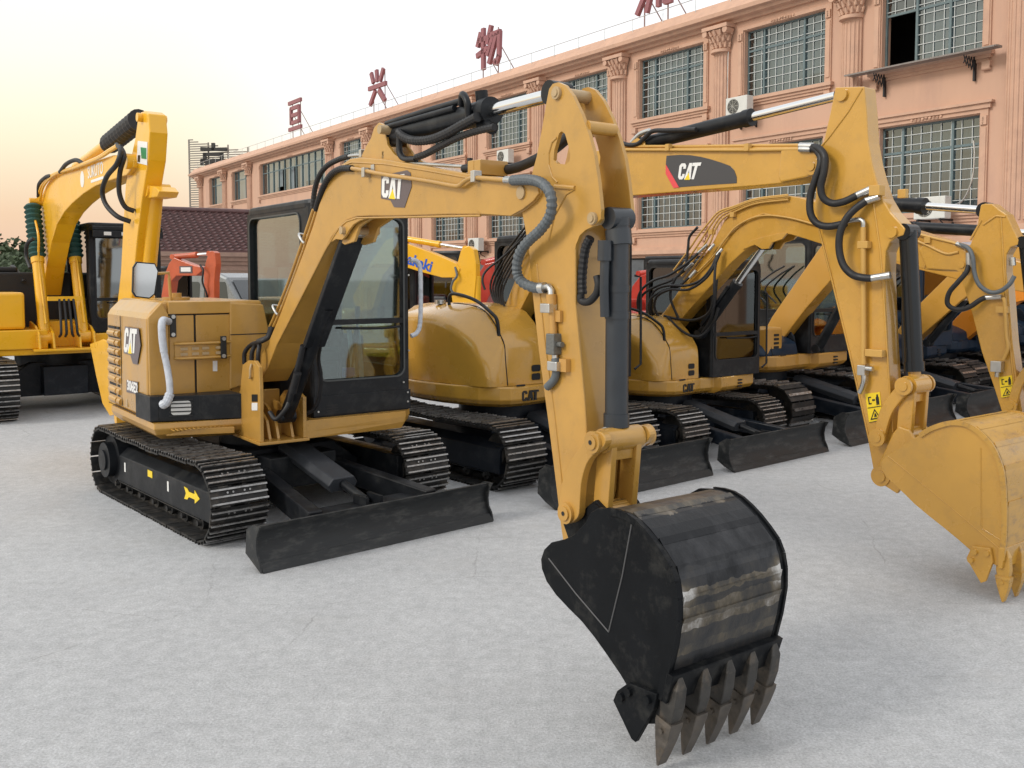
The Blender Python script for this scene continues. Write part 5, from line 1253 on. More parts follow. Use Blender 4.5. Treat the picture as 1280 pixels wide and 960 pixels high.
    cb = cab(root, -1.17, -.20, -.44, .755, .874, 2.38, split=.36, paint=cabpaint, glassm=cabglass, sidesill=.36, sill=.25, post=.06)
    if rails:
        r_ = MB(); r_.tube([(-1.20, .75, 1.95), (-1.27, .77, 1.93), (-1.28, .77, 1.0), (-1.2, .76, .95)], .014, n=6, smooth=False); r_.build('handrail', BLK, cb)
    # swing post
    b = MB(); b.prism([(.2, .871), (.66, .871), (.60, 1.1), (.35, 1.35), (.2, 1.3)], -.29, -.265, 'x'); b.prism([(.2, .871), (.66, .871), (.60, 1.1), (.35, 1.35), (.2, 1.3)], -.10, -.075, 'x'); b.cyl((-.30, .40, 1.2), (-.06, .40, 1.2), .05, n=16)
    b.build('boom_bracket', BLUEBLK, root, .01)
    return root, dk, hood, cb

SH_ = {}
def arm_parts(F, root, boom_pts, stick_pts, paint, bx=(-.03, -.25), ax=(-.045, -.19)):
    b = MB(); q = F.yz(boom_pts, bx[0]) if boom_pts and boom_pts[0][0] > 20 else boom_pts; b.prism(q, bx[1], bx[0], 'x'); bo = b.build('boom', paint, root, .008)
    s = MB(); q2 = F.yz(stick_pts, ax[0]) if stick_pts[0][0] > 20 else stick_pts; s.prism(q2, ax[1], ax[0], 'x'); so = s.build('stick', paint, root, .008)
    return bo, so, q, q2
def hose(F, pts, x, r, m, parent, name='hose', corr=0):
    b = MB(); b.tube([F.X(p[0], p[1], p[2] if len(p) > 2 else x) for p in pts], r, n=10, corr=corr, step=.014); return b.build(name, m, parent)
def sticker(F, quad, x, parent):
    """yellow safety label: two framed pictograms"""
    o = decal_x(F, quad, x, YLAB, parent, 'safety_label')
    tl, tr, br, bl = quad
    def mp(u, v):
        a = (bl[0]+(br[0]-bl[0])*u, bl[1]+(br[1]-bl[1])*u); b = (tl[0]+(tr[0]-tl[0])*u, tl[1]+(tr[1]-tl[1])*u); return (a[0]+(b[0]-a[0])*v, a[1]+(b[1]-a[1])*v)
    b = MB()
    for P_ in ([(.04,.49),(.96,.49),(.96,.515),(.04,.515)], [(.15,.62),(.35,.62),(.35,.66),(.21,.66),(.21,.84),(.35,.84),(.35,.88),(.15,.88)], [(.42,.72),(.6,.72),(.6,.78),(.42,.78)], [(.68,.56),(.76,.56),(.78,.70),(.80,.56),(.88,.56),(.88,.82),(.84,.86),(.84,.93),(.74,.93),(.74,.86),(.68,.82)],
               [(.12,.08),(.5,.44),(.5,.38),(.22,.12),(.78,.12),(.5,.38),(.5,.44),(.88,.08)], [(.42,.16),(.62,.16),(.55,.28),(.48,.28)], [(.0,.0),(1,.0),(1,.015),(.0,.015)]):
        decal_x(F, [mp(*p) for p in P_], x+.0032, INK, parent, mb=b)
    b.build('pictogram', INK, o)

fwR = (.65, -.76)
# ---- second machine: golden, long boom with the red and charcoal badge
T2 = Fr((-.104, 9.747), rot2(fwR, -3.5))
m2, dk2, hd2, cb2 = compact(T2, 'golden excavator with a rounded hood, its boom carrying a large charcoal and red badge', TAN2, blade_w=2.12)
bx, ax = (-.03, -.25), (-.045, -.19)
boom2 = [(622, 405), (629, 388), (641, 357), (657, 316), (672, 277), (686, 245), (700, 217), (716, 199), (738, 189), (770, 185.5), (860, 184.5), (1010, 183), (1019, 185), (1026, 194), (1027, 207), (1022, 218), (1013, 222.5), (979, 229), (947, 232), (860, 239), (772, 246), (745, 250), (728, 259), (712, 277), (697, 300), (679, 333), (658, 372), (639, 409), (628, 425)]
stick2 = [(1044, 109), (1080, 108), (1083, 140), (1085, 177), (1090, 205), (1096, 227), (1103, 248), (1113, 265), (1124, 277), (1131.5, 286), (1129, 294), (1120, 297), (1112, 303), (1107, 315), (1106, 340), (1107, 380), (1110, 440), (1114, 500), (1118, 550), (1117, 575), (1112, 600), (1100, 606), (1092, 598), (1091, 585), (1085, 552), (1074, 500), (1060, 440), (1043, 360), (1026, 283), (1018, 262), (1020, 230), (1029, 178), (1036, 148), (1041, 124)]
bo2, so2, BL2, SL2 = arm_parts(T2, m2, boom2, stick2, TAN2)
# end block and pivot
e = MB(); q = T2.yz([(979, 187), (1010, 184), (1020, 187), (1026.5, 196), (1027, 208), (1021, 218.5), (1010, 222), (978, 228.5), (976, 222)], bx[0]); e.prism(q, bx[0], bx[0]+.03, 'x'); e.prism(q, bx[1]-.03, bx[1], 'x'); e.build('end_plate', TAN2, bo2, .012)
pn = MB(); p = T2.X(1015.5, 208, bx[0]+.03)
pn.cyl((bx[1]-.05, p.y, p.z), (bx[0]+.045, p.y, p.z), .062, n=24); pn.cyl((bx[0]+.045, p.y, p.z), (bx[0]+.055, p.y, p.z), .032, n=18); pn.build('pin', TAN2, bo2, .004)
pn = MB()
for (px, py, r) in ((1053, 118.5, .045), (1115.5, 290, .04)): p = T2.X(px, py, ax[0]); pn.cyl((ax[1]-.02, p.y, p.z), (ax[0]+.02, p.y, p.z), r, n=20)
pn.build('pin', TAN2, so2, .003)
wb = MB()
for ln in ([(1078, 110), (1060, 140), (1036, 172), (1025, 185)], [(1092, 255), (1100, 310), (1104, 360), (1109, 440), (1116, 540)], [(1020, 272), (1040, 350), (1062, 440), (1087, 552)]):
    q = T2.yz(ln, ax[0])
    for a, d in zip(q, q[1:]): wb.cyl((ax[0], *a), (ax[0], *d), .008, n=6)
wb.build('weld_bead', TAN2, so2)
pl = MB()
pl.tube([T2.X(a, b, bx[0]+.02) for a, b in ((772, 187), (860, 187.5), (940, 187.5), (1000, 186.5))], .013, n=8, smooth=False); pl.tube([T2.X(a, b, bx[0]-.03) for a, b in ((772, 183), (860, 183), (1002, 181.5))], .013, n=8, smooth=False)
for a in (836, 935): p = T2.X(a, 185.5, bx[0]+.02); pl.box(bx[0], bx[0]+.045, p.y-.02, p.y+.02, p.z-.02, p.z+.035)
pl.build('steel_line', PIPE, bo2)
# badge
decal_x(T2, [(833.4, 194.7), (850, 193.5), (863, 194), (876, 196), (888, 199), (901, 203), (913, 207.5), (918, 213), (921, 221), (921, 229), (894, 230.6), (849, 234), (832.5, 206)], bx[0]+.0006, DGREY, bo2, 'badge')
decal_x(T2, [(832.5, 205.6), (849, 234.4), (842, 235), (832.3, 217)], bx[0]+.004, REDD, bo2, 'badge_stripe')
cat_letters(T2, ((850, 204.5), (877, 203), (870.5, 224), (847.5, 224.4)), 'x', bx[0]+.0042, WHITE, bo2)
# stick cylinder
ps = T2.X(800, 181, -.14); pe = T2.X(1053, 118.5, -.14)
sc2 = cylinder(m2, ps, pe, .062, .036, .60, 'stick_cylinder', BLK, CHROME, eye=.05, eyer=.04)
hose(T2, [(770, 176), (785, 181), (797, 180), (806, 172), (816, 164), (835, 163), (870, 162)], -.05, .02, RUB, sc2)
hose(T2, [(790, 178), (800, 168), (812, 163)], -.08, .022, SILV, sc2, 'hose_fitting')
lug = MB(); q = T2.yz([(783, 186), (789, 180), (800, 173), (808, 176), (812, 186)], -.1); lug.prism(q, -.08, -.06, 'x'); lug.prism(q, -.22, -.2, 'x'); lug.build('cylinder_lug', TAN2, bo2, .004)
# hoses at the elbow
H2 = [[(1016, 183, 0), (1024, 186, .03), (1031, 196, .05), (1030, 215, .06), (1026, 233, .06), (1029, 247, .05), (1040, 254, .03), (1055, 252, .02), (1072, 244, .0)],
      [(1012, 185, -.0), (1022, 189, .02), (1026, 203, .04), (1019, 225, .05), (1013, 245, .05), (1013, 266, .05), (1021, 279, .04), (1036, 283, .02), (1058, 279, .0)],
      [(1083, 251, .0), (1068, 262, .03), (1057, 275, .05), (1050, 292, .06), (1049, 312, .06), (1054, 331, .06), (1065, 343, .05), (1078, 347, .04), (1090, 348, .03)]]
for h in H2: hose(T2, h, 0, .026, RUB, so2, 'stick_hose')
f_ = MB()
f_.cyl(T2.X(1000, 182.5, .0), T2.X(1018, 183, .0), .026, n=12); f_.cyl(T2.X(1000, 186.5, .01), T2.X(1014, 187, .01), .024, n=12); f_.cyl(T2.X(1070, 245, .0), T2.X(1090, 236, -.02), .027, n=12); f_.cyl(T2.X(1082, 251.5, .0), T2.X(1099, 246, -.02), .025, n=12)
f_.cyl(T2.X(1088, 348, .03), T2.X(1113, 344, .0), .026, n=12); f_.tube([T2.X(a, b, -.01) for a, b in ((1058, 278), (1064, 275.5), (1075, 274.5), (1079, 278), (1079, 285))], .017, n=8)
f_.build('hose_fitting', SILV, so2)
f_ = MB(); f_.cyl(T2.X(1079, 284, -.01), T2.X(1079.5, 455, -.01), .019, n=10)
for b_ in (307, 441): p = T2.X(1080, b_, -.03); f_.box(ax[0], .01, p.y-.03 if b_ < 400 else p.y+.03, p.y+.05 if b_ < 400 else p.y+.16, p.z-.02, p.z+.03)
p = T2.X(1100, 238, -.03); f_.box(-.06, .01, p.y-.06, p.y+.02, p.z-.035, p.z+.035); f_.box(-.2, -.16, p.y+.05, p.y+.11, p.z-.05, p.z+.01)
f_.build('steel_line', PIPE, so2, .004)
f_ = MB(); p = T2.X(1079, 460, -.01); f_.box(-.04, .02, p.y-.03, p.y+.03, p.z-.05, p.z+.02); f_.cyl((0, p.y, p.z), (0, p.y+.08, p.z), .018, n=8); f_.tube([T2.X(a, b, .0) for a, b in ((1079.5, 466), (1080, 476), (1077, 486), (1074.5, 491))], .02, n=8); f_.build('stop_valve', SILV, so2, .004)
sticker(T2, [(1081.7, 492.3), (1100, 490), (1103.3, 525), (1086.7, 528.3)], ax[0]+.001, so2)
# bucket cylinder
pc0 = T2.X(1115.5, 290, ax[0]); A2 = T2.X(1129, 483, .03)
pc0 = Vector((-.118, pc0.y+.07, pc0.z)); pc1 = Vector((-.118, A2.y, A2.z))
BCYL = mat('black_cylinder', (.008, .010, .012), .22, spec=.4)
bc2 = cylinder(m2, pc0, pc1, .058, .040, .90, 'bucket_cylinder', BCYL, TAN2, eye=.075, eyer=.062)
hs = MB(); hs.tube([pc0+Vector((-.06, -.03, -.1)), pc0+Vector((-.07, -.06, -.5)), pc0+Vector((-.06, -.04, -.9))], .012, n=6); hs.tube([pc0+Vector((-.09, -.02, -.1)), pc0+Vector((-.1, -.08, -.5)), pc0+Vector((-.09, -.04, -1.0))], .012, n=6); hs.build('cylinder_hose', RUB, bc2)
def linkage(F, root, A, B, C, H_, paint, xn, xf, s=1.0):
    """A top pin, B pin on the stick, C pin on the bucket, H_ stick tip hinge; all (y, z)"""
    L_ = MB()
    for xx in (xn, xf-.035):
        a = Vector(A); b = Vector(B); d = (b-a); n = Vector((-d.y, d.x)).normalized(); 
        if n.y < 0: n = -n
        mid = (a+b)/2 + n*.03*s
        P1 = curve([tuple(a+n*.038*s), tuple(mid+n*.038*s), tuple(b+n*.038*s)], 5); P2 = curve([tuple(b-n*.038*s), tuple(mid-n*.036*s), tuple(a-n*.038*s)], 5)
        L_.prism(P1+P2, xx, xx+.035, 'x')
    lo = L_.build('linkage_arm', paint, root, .006)
    L_ = MB()
    for q in (A, B):
        L_.cyl((xn+.035, *q), (xn+.055, *q), .052*s, n=22); L_.cyl((xn+.055, *q), (xn+.062, *q), .028*s, n=16); L_.cyl((xf-.055, *q), (xf-.035, *q), .052*s, n=22); L_.cyl((xf-.03, *q), (xn+.03, *q), .026*s, n=12)
    L_.build('link_pin', paint, lo, .003)
    L_ = MB(); a = Vector((0, *A)); c = Vector((0, *C)); an = math.atan2((c-a).z, (c-a).y)
    for xx in (xn-.02, xf+.02): L_.box(-.02, .02, 0, (c-a).length, -.045*s, .045*s, 0, Matrix.Translation(Vector((xx, a.y, a.z))) @ Matrix.Rotation(an, 4, 'X'))
    for f_ in (.12, .80): q = a+(c-a)*f_; L_.box(xf+.02, xn-.02, 0, .07, -.03, .03, 0, Matrix.Translation(Vector((0, q.y, q.z))) @ Matrix.Rotation(an, 4, 'X'))
    L_.cyl((xf, *A), (xn, *A), .058*s, n=22); L_.cyl((xf, *C), (xn, *C), .055*s, n=22); L_.build('bucket_link', paint, root, .005)
    L_ = MB(); L_.cyl((xf-.04, *H_), (xn+.04, *H_), .06*s, n=22); L_.cyl((xn+.04, *H_), (xn+.05, *H_), .035*s, n=18); L_.build('hinge_pin', paint, root, .004)
g2 = lambda x, y, X_: (lambda v: (v.y, v.z))(T2.X(x, y, X_))
LA = (g2(1129, 483, .03), g2(1096, 547, .03), g2(1132, 546, -.05), g2(1102, 595, .0))
linkage(T2, m2, *LA, TAN2, -.02, -.215, 1.15)
plate2 = [(1101.7, 577), (1108, 570), (1118, 563.5), (1134, 554), (1150, 543), (1162, 535.5), (1173, 531), (1186, 527.5), (1197, 527), (1208, 529), (1218, 534), (1228, 541.5), (1238, 552), (1245, 563), (1251, 577), (1255, 592), (1257, 612), (1258, 640), (1257.5, 670), (1254.5, 706), (1245, 707), (1230, 700), (1213, 688), (1197, 674), (1180, 660), (1161, 645), (1143, 630), (1130, 617), (1118, 606), (1107, 596), (1102, 587)]
shell2 = [(1150, 543), (1162, 535.5), (1173, 531), (1186, 527.5), (1197, 527), (1208, 529), (1218, 534), (1228, 541.5), (1238, 552), (1245, 563), (1251, 577), (1255, 592), (1257, 612), (1258, 640), (1257.5, 670), (1254.5, 700)]
WG = mat('worn_golden_paint', (.52, .29, .055), .3, var=.12, vscale=3, coat=.2, dirt=(.16, .10, .07), dirt_amt=.55, dirt_scale=7, stretch=(1, 2.2, 2.2))
bk2 = bucket(m2, T2, .225, .70, plate2, shell2, (5, (1252.5, 703), (1251.7, 753)), TAN2, WG, WG, cutter=[(1217, 682), (1240, 684.5), (1243, 702), (1234, 726), (1228, 728), (1210, 697)], tooth_w=.052, weld=[[(1110, 570), (1180, 627), (1253, 689)], [(1226, 560), (1227, 660), (1252, 676)]])
ea = MB(); C_ = LA[2]; Hh = LA[3]
for xx in (-.235, -.02):
    ea.prism([(Hh[0]-.05, Hh[1]-.03), (Hh[0]-.02, Hh[1]+.08), (C_[0]-.06, C_[1]+.02), (C_[0]-.02, C_[1]+.075), (C_[0]+.05, C_[1]+.06), (C_[0]+.12, C_[1]-.02), (C_[0]+.16, C_[1]-.12), (Hh[0]+.12, Hh[1]-.1)], xx, xx+.03, 'x')
ea.build('bucket_ear', TAN2, bk2, .008)
# boom cylinder of the second machine, hoses over its boom foot
g = T2.X(690, 300, -.14); cylinder(m2, Vector((-.14, .92, .92)), Vector((-.14, g.y+.03, g.z)), .058, .036, .62, 'boom_cylinder', BLK, CHROME)
for k in range(6):
    hose(T2, [(640-k*1, 404, .06-.03*k), (632-k*2.2, 388-k, .10-.03*k), (628-k*3, 366-k*2, .12-.03*k), (636-k*1.5, 344-k*4.5, .1-.03*k), (650, 322-k*6, .06), (668+k*1, 300-k*7, .02)], 0, .0115, RUB, bo2, 'boom_hose')
hose(T2, [(606, 362, .25), (603, 349, .25), (609, 337, .2), (630, 320, .1), (662, 290, .05)], 0, .012, RUB, bo2, 'boom_hose')
# long black handrails right of the foreground stick belong to its cab
# ---- third machine
T3 = Fr((1.72, 10.95), rot2(fwR, -3.5), .9)
m3, dk3, hd3, cb3 = compact(T3, 'smaller golden excavator with a rounded hood and many black hoses looping over its boom foot', TAN2, blade_w=1.95, blade_y=1.94, cabglass=GLSD)
boom3 = [(822, 398), (830, 390), (844, 370), (858, 348), (874, 328), (888, 309), (897, 292), (905, 276), (916, 262), (930, 254), (945, 249.5), (962, 246), (985, 244.5), (1000, 247), (1019, 252), (1060, 263), (1100, 275), (1137, 287), (1170, 297), (1201, 306.6), (1210, 313), (1212, 324), (1207, 335), (1199, 339.5), (1178, 339), (1157, 337), (1136, 331), (1100, 322), (1060, 313), (1027, 305), (1005, 298), (988, 293), (975, 292), (962, 295), (950, 300), (938, 307), (925, 318), (912, 330), (895, 350), (877, 370), (858, 391), (842, 411), (830, 424)]
stick3 = [(1226, 256), (1231, 254.5), (1240, 254.5), (1249, 262), (1258, 268), (1265, 283), (1273, 300), (1272, 306), (1263, 309), (1258, 318), (1257.5, 340), (1260, 361), (1265, 427), (1272, 480), (1281, 540), (1278, 556), (1268, 560), (1262, 552), (1255, 523), (1241, 480), (1227, 440), (1215, 392), (1203, 353), (1202, 342), (1206, 325), (1212, 307), (1221, 286), (1224, 266)]
bo3, so3, BL3, SL3 = arm_parts(T3, m3, boom3, stick3, TAN2)
e = MB(); p = T3.X(1203, 331, bx[0]+.02); e.cyl((bx[1]-.03, p.y, p.z), (bx[0]+.04, p.y, p.z), .07, n=22); e.cyl((bx[0]+.04, p.y, p.z), (bx[0]+.05, p.y, p.z), .035, n=18); e.build('pin', TAN2, bo3, .004)
e = MB(); q = T3.yz([(1150, 312), (1165, 296), (1201, 307.5), (1209, 314), (1211, 324), (1206, 334), (1198, 338.5), (1160, 336)], bx[0]); e.prism(q, bx[0], bx[0]+.025, 'x'); e.build('end_plate', TAN2, bo3, .01)
e = MB(); q = T3.yz([(929, 312), (940, 300), (955, 296), (972, 292), (985, 291), (978, 299), (966, 303), (961, 311), (953, 311.5), (944, 306)], bx[0]); e.prism(q, bx[0]-.02, bx[0]+.012, 'x'); e.prism(q, bx[1]-.012, bx[1]+.02, 'x'); e.build('cylinder_lug', TAN2, bo3, .004)
wb = MB()
for ln, X_ in (([(880, 332), (905, 300), (935, 274), (955, 267), (980, 272), (1030, 284)], bx[0]), ([(1155, 336), (1161, 318), (1170, 300)], bx[0]), ([(1227, 275), (1213, 300)], ax[0]), ([(1229, 281), (1245, 270), (1257, 271)], ax[0]), ([(1251, 272), (1255, 340), (1262, 427), (1270, 500)], ax[0])):
    q = T3.yz(ln, X_)
    for a, d in zip(q, q[1:]): wb.cyl((X_, *a), (X_, *d), .011, n=6)
wb.build('weld_bead', TAN2, bo3)
pl = MB()
for off, y0 in ((0, 0), (-5, -4), (-10, -7), (3, 5)):
    pl.tube([T3.X(a, b, bx[0]+.03+.01*(off < 0)) for a, b in ((852+off*1.0, 345+y0), (872+off, 318+y0), (884+off, 300+y0), (892+off*.5, 284+y0), (902+off*.3, 270+y0*.8), (918, 262+y0*.6), (945, 252+y0*.5), (985, 247+y0*.5))], .012, n=6)
pl.tube([T3.X(a, b, bx[0]+.03) for a, b in ((860, 352), (890, 322), (906, 300), (922, 282), (950, 270), (985, 272), (1030, 284))], .012, n=6)
pl.tube([T3.X(a, b, bx[0]+.03) for a, b in ((1138, 290), (1165, 297), (1190, 303), (1198, 306))], .014, n=6); pl.tube([T3.X(a, b, bx[0]+.03) for a, b in ((1137, 297), (1160, 307), (1182, 317), (1198, 315))], .014, n=6)
for a, b in ((916, 268), (889, 290), (1160, 300), (875, 312)): p = T3.X(a, b, bx[0]+.03); pl.box(bx[0]-.02, bx[0]+.05, p.y-.03, p.y+.03, p.z-.03, p.z+.03)
pl.build('steel_line', PIPE, bo3)
hset = [[(856, 338, .05), (840, 350, .1), (822, 357, .15), (806, 366, .2), (799, 378, .22), (803, 392, .2), (818, 404, .12), (826, 412, .05)],
        [(873, 316, .05), (860, 328, .1), (838, 343, .15), (818, 350, .2), (802, 362, .24), (797, 378, .25), (801, 394, .2), (816, 406, .1)],
        [(862, 346, .05), (848, 358, .1), (830, 363, .15), (815, 372, .2), (811, 385, .2), (816, 398, .12), (824, 408, .05)],
        [(897, 318, .05), (889, 335, .1), (876, 350, .12), (858, 357, .14), (834, 357, .16), (818, 364, .18), (813, 380, .18), (818, 395, .1), (828, 405, .02)],
        [(900, 316, .06), (892, 334, .1), (880, 350, .12), (860, 362, .14), (838, 362, .16), (822, 370, .18), (818, 384, .16), (824, 398, .1)],
        [(897, 315, .05), (894, 335, .1), (893, 355, .12), (892, 375, .1), (885, 392, .05), (868, 400, .0), (848, 399, .02), (830, 395, .04)],
        [(848, 398, .06), (838, 372, .12), (843, 350, .12), (856, 335, .06), (860, 310, .04), (862, 296, .04), (872, 284, .05)],
        [(834, 396, .1), (848, 410, .1), (862, 419, .08), (875, 420, .0), (885, 412, -.05), (893, 400, -.05), (898, 385, -.05)],
        [(899, 312, -.1), (896, 350, -.05), (893, 380, -.05), (888, 400, -.06), (878, 416, -.06)]]
for h in hset: hose(T3, h, 0, .017, RUB, bo3, 'boom_hose')
fb_ = MB()
for a, b, c, d in ((856, 338, 866, 329), (873, 316, 884, 306), (896, 319, 903, 311), (886, 313, 893, 305), (862, 347, 870, 338)): fb_.cyl(T3.X(a, b, .06), T3.X(c, d, .03), .02, n=8)
fb_.build('hose_fitting', SILV, bo3)
p0 = T3.X(876, 418, -.14); p1 = T3.X(957, 304, -.14); bc3 = cylinder(m3, p0, p1, .062, .042, .58, 'boom_cylinder', BLK, CHROME)
d = p1-p0; k = MB(); bar(k, p0+d*.06+Vector((.06, .0, .05)), p0+d*.5+Vector((.06, .0, .05)), .04, .04); k.v = [(x+.0, y, z) for x, y, z in k.v]; k.build('cylinder_fitting', BLK, bc3)
ps = T3.X(1115, 254.5, -.12); pe = T3.X(1233, 263, -.12); sc3 = cylinder(m3, T3.X(1060, 251, -.12), pe, .075, .04, .58, 'stick_cylinder', BLK, CHROME, eye=.055)
# hoses at its elbow, bucket cylinder, valve and label
hose(T3, [(1197, 305, 0), (1210, 310, .03), (1216, 322, .05), (1218, 340, .05), (1224, 356, .05), (1237, 365, .04), (1250, 364, .03), (1262, 355, .02), (1268, 345, 0)], 0, .021, HOSE, so3, 'stick_hose')
hose(T3, [(1211, 330, .02), (1208, 340, .05), (1198, 352, .08), (1187, 365, .09), (1184, 378, .09), (1190, 385, .08), (1201, 387, .06), (1213, 383, .04), (1225, 375, .02), (1232, 372, 0)], 0, .024, RUB, so3, 'stick_hose')
f_ = MB(); f_.cyl(T3.X(1196, 305, 0), T3.X(1210, 310, .02), .024, n=10); f_.cyl(T3.X(1211, 316, .02), T3.X(1211, 334, .02), .028, n=10); f_.cyl(T3.X(1231, 372, 0), T3.X(1252, 371, -.02), .024, n=10); f_.cyl(T3.X(1265, 322, -.05), T3.X(1266, 332, -.05), .03, n=10)
p = T3.X(1249, 458, -.02); f_.box(-.04, .03, p.y-.06, p.y+.04, p.z-.05, p.z+.05); f_.cyl(T3.X(1247, 464, 0), T3.X(1246, 471, 0), .022, n=8); f_.build('hose_fitting', SILV, so3, .004)
f_ = MB(); f_.tube([T3.X(a, b, -.01) for a, b in ((1254, 372), (1256, 380), (1258, 420), (1260, 434), (1254, 450))], .018, n=8); p = T3.X(1254, 387, -.02); f_.box(-.04, 0, p.y-.06, p.y+.05, p.z-.03, p.z+.03); f_.build('steel_line', PIPE, so3)
sticker(T3, [(1249, 471.5), (1265, 469), (1267, 495), (1252, 497.5)], ax[0]+.001, so3)
pc = T3.X(1266, 303, ax[0]); Av = T3.X(1290, 455, .02); pc = Vector((-.118, pc.y+.08, pc.z)); A3 = (Av.y, Av.z)
cylinder(m3, pc, Vector((-.118, *A3)), .058, .040, .88, 'bucket_cylinder', BCYL, TAN2)
g3 = lambda x, y, X_: (lambda v: (v.y, v.z))(T3.X(x, y, X_))
B3 = g3(1263, 508, .03); H3 = g3(1270, 550, 0); C3 = (A3[0]+.03, A3[1]-.42)
linkage(T3, m3, A3, B3, C3, H3, TAN2, -.02, -.215, 1.1)
# bucket shape of the second machine reused from its own hinge
P2 = T2.yz(plate2, .225); S2 = T2.yz(shell2, .225); h2 = LA[3]
class _Sh:
    def __init__(s, dy, dz): s.d = (dy, dz)
    def yz(s, pts, x): return [(a+s.d[0], b+s.d[1]) for a, b in T2.yz(pts, .225)]
def std_bucket(root, hinge, paint, xn=.225, wd=.70):
    return bucket(root, _Sh(hinge[0]-h2[0], hinge[1]-h2[1]), xn, wd, plate2, shell2, (5, (1252.5, 703), (1251.7, 753)), paint, paint, paint, cutter=[(1217, 682), (1240, 684.5), (1243, 702), (1234, 726), (1228, 728), (1210, 697)], tooth_w=.052)
std_bucket(m3, H3, TAN2)

# ---- machines further along: same family, seen between the others
def far_machine(F, label, paint, boom_px, blade_w, blade_x=0.0, lod=2, cyl=None, dz=0.0, group='excavators parked in the row', cabglass=GLSD, hoodpaint=DEEPB, body=None, cat=False, bend=None, blade=True):
    root, dk, hd, cb = compact(F, label, body or paint, blade_w=blade_w, blade_y=2.0, lod=lod, cat=cat, shoes=36, blade_x=blade_x, cabglass=cabglass, group=group, hoodpaint=hoodpaint, rails=True, blade=blade, full_hood=False, cabpaint=DEEPB if body else BLK)
    bq = F.yz(boom_px, bx[0]) if boom_px else [(a, b+dz) for a, b in BL2]
    b = MB(); b.prism(bq, bx[1], bx[0], 'x'); bo = b.build('boom', paint, root, .01)
    ym = max(bq)[0]; tip = [p for p in bq if p[0] > ym-.15]; tz = sum(p[1] for p in tip)/len(tip)
    y2 = max(BL2)[0]; t2 = [p for p in BL2 if p[0] > y2-.15]; z2 = sum(p[1] for p in t2)/len(t2)
    off = (ym-y2, tz-z2)
    sh = min(0, -(min(p[1] for p in SL2)+off[1]-.35)) if False else 0
    kz = min(1.0, (tz-.62)/(z2-LA[3][1]))
    o2 = lambda q: (q[0]+off[0], tz-kz*(z2-q[1]))
    s = MB(); s.prism([o2(q) for q in SL2], ax[1], ax[0], 'x'); so_ = s.build('stick', paint, root, .01)
    linkage(F, root, *[o2(q) for q in LA], paint, -.02, -.215, 1.1)
    std_bucket(root, o2(LA[3]), paint)
    cylinder(root, Vector((-.118, *o2((pc0.y, pc0.z)))), Vector((-.118, *o2((pc1.y, pc1.z)))), .058, .040, .9, 'bucket_cylinder', BCYL, paint)
    cylinder(root, (-.14, .92, .95), (-.14, sum(p[0] for p in bq[:4])/4+1.0, 2.0), .058, .036, .62, 'boom_cylinder', BLK, CHROME)
    if cyl:
        a = F.X(*cyl[0], -.14); c_ = F.X(*cyl[1], -.14); cylinder(root, a, c_, .062, .04, .7, 'stick_cylinder', BLK, CHROME)
    else:
        a = o2((ps2.y, ps2.z)); c_ = o2((pe2.y, pe2.z)); cylinder(root, Vector((-.14, *a)), Vector((-.14, *c_)), .062, .036, .6, 'stick_cylinder', BLK, CHROME)
    for k in range(2):
        h = MB(); h.tube([(.02-.2*k, .25, 1.50), (.06-.2*k, .10, 1.68), (.02-.2*k, .28, 1.86), (-.03-.2*k, .48, 1.98)], .012, n=6); h.build('boom_hose', RUB, root)
    return root
ps2 = T2.X(800, 181, -.14); pe2 = T2.X(1053, 118.5, -.14)
T4 = Fr((3.30, 12.75), rot2(fwR, -3.5), 1.05)
m4 = far_machine(T4, 'amber excavator fourth along the row, its lower boom slanting up between two black cabs', AMB,
    [(952, 420), (965, 396), (996, 351), (1026, 308), (1050, 292), (1085, 286), (1120, 288), (1150, 293), (1200, 306), (1300, 334), (1318, 344), (1318, 362), (1304, 370), (1200, 350), (1140, 335), (1110, 327), (1090, 326), (1068, 331), (1043, 345), (1008, 385), (975, 428)], 2.6, blade_x=-.28, cyl=((1142, 284), (1330, 294)), cabglass=GLS)
T5 = Fr((5.55, 14.45), rot2(fwR, -3.5), 1.0)
m5 = far_machine(T5, 'tan excavator fifth along the row, mostly hidden behind the stick of the second digger', AMB,
    [(1108, 432), (1128, 404), (1146, 383), (1188, 341.6), (1222, 312), (1260, 300), (1320, 305), (1400, 330), (1418, 342), (1415, 360), (1400, 366), (1320, 345), (1270, 340), (1235, 350), (1201, 376), (1146, 424), (1128, 446)], 2.0, blade_x=-.1, body=DEEPB)
T6 = Fr((7.25, 16.1), rot2(fwR, -3.5), 1.0)
m6 = far_machine(T6, 'bright orange boomed excavator at the far right end of the row', ORG,
    [(1155, 446), (1168, 429), (1194, 398), (1230, 362), (1262, 340), (1300, 334), (1360, 340), (1440, 362), (1456, 374), (1452, 390), (1440, 396), (1360, 374), (1300, 370), (1270, 378), (1240, 398), (1200, 430), (1172, 456)], 2.0, body=DEEPB)
b = MB(); b.box(.22, .55, .35, .66, .873, 1.22); bx4 = b.build('battery_box', AMB, m4, .03)
b = MB()
for z in (.96, 1.01, 1.06, 1.11): b.prism(rrect(.30, .40, z, z+.03, .01), .661, .664, 'y')
b.build('vent', DARK, bx4)
# a last one behind, closing the row
T7 = Fr((9.3, 17.7), rot2(fwR, -3.5), 1.0)
m7 = far_machine(T7, 'dark cabbed yellow excavator half seen beyond the right edge of the photo', AMB, None, 2.0, body=DEEPB)
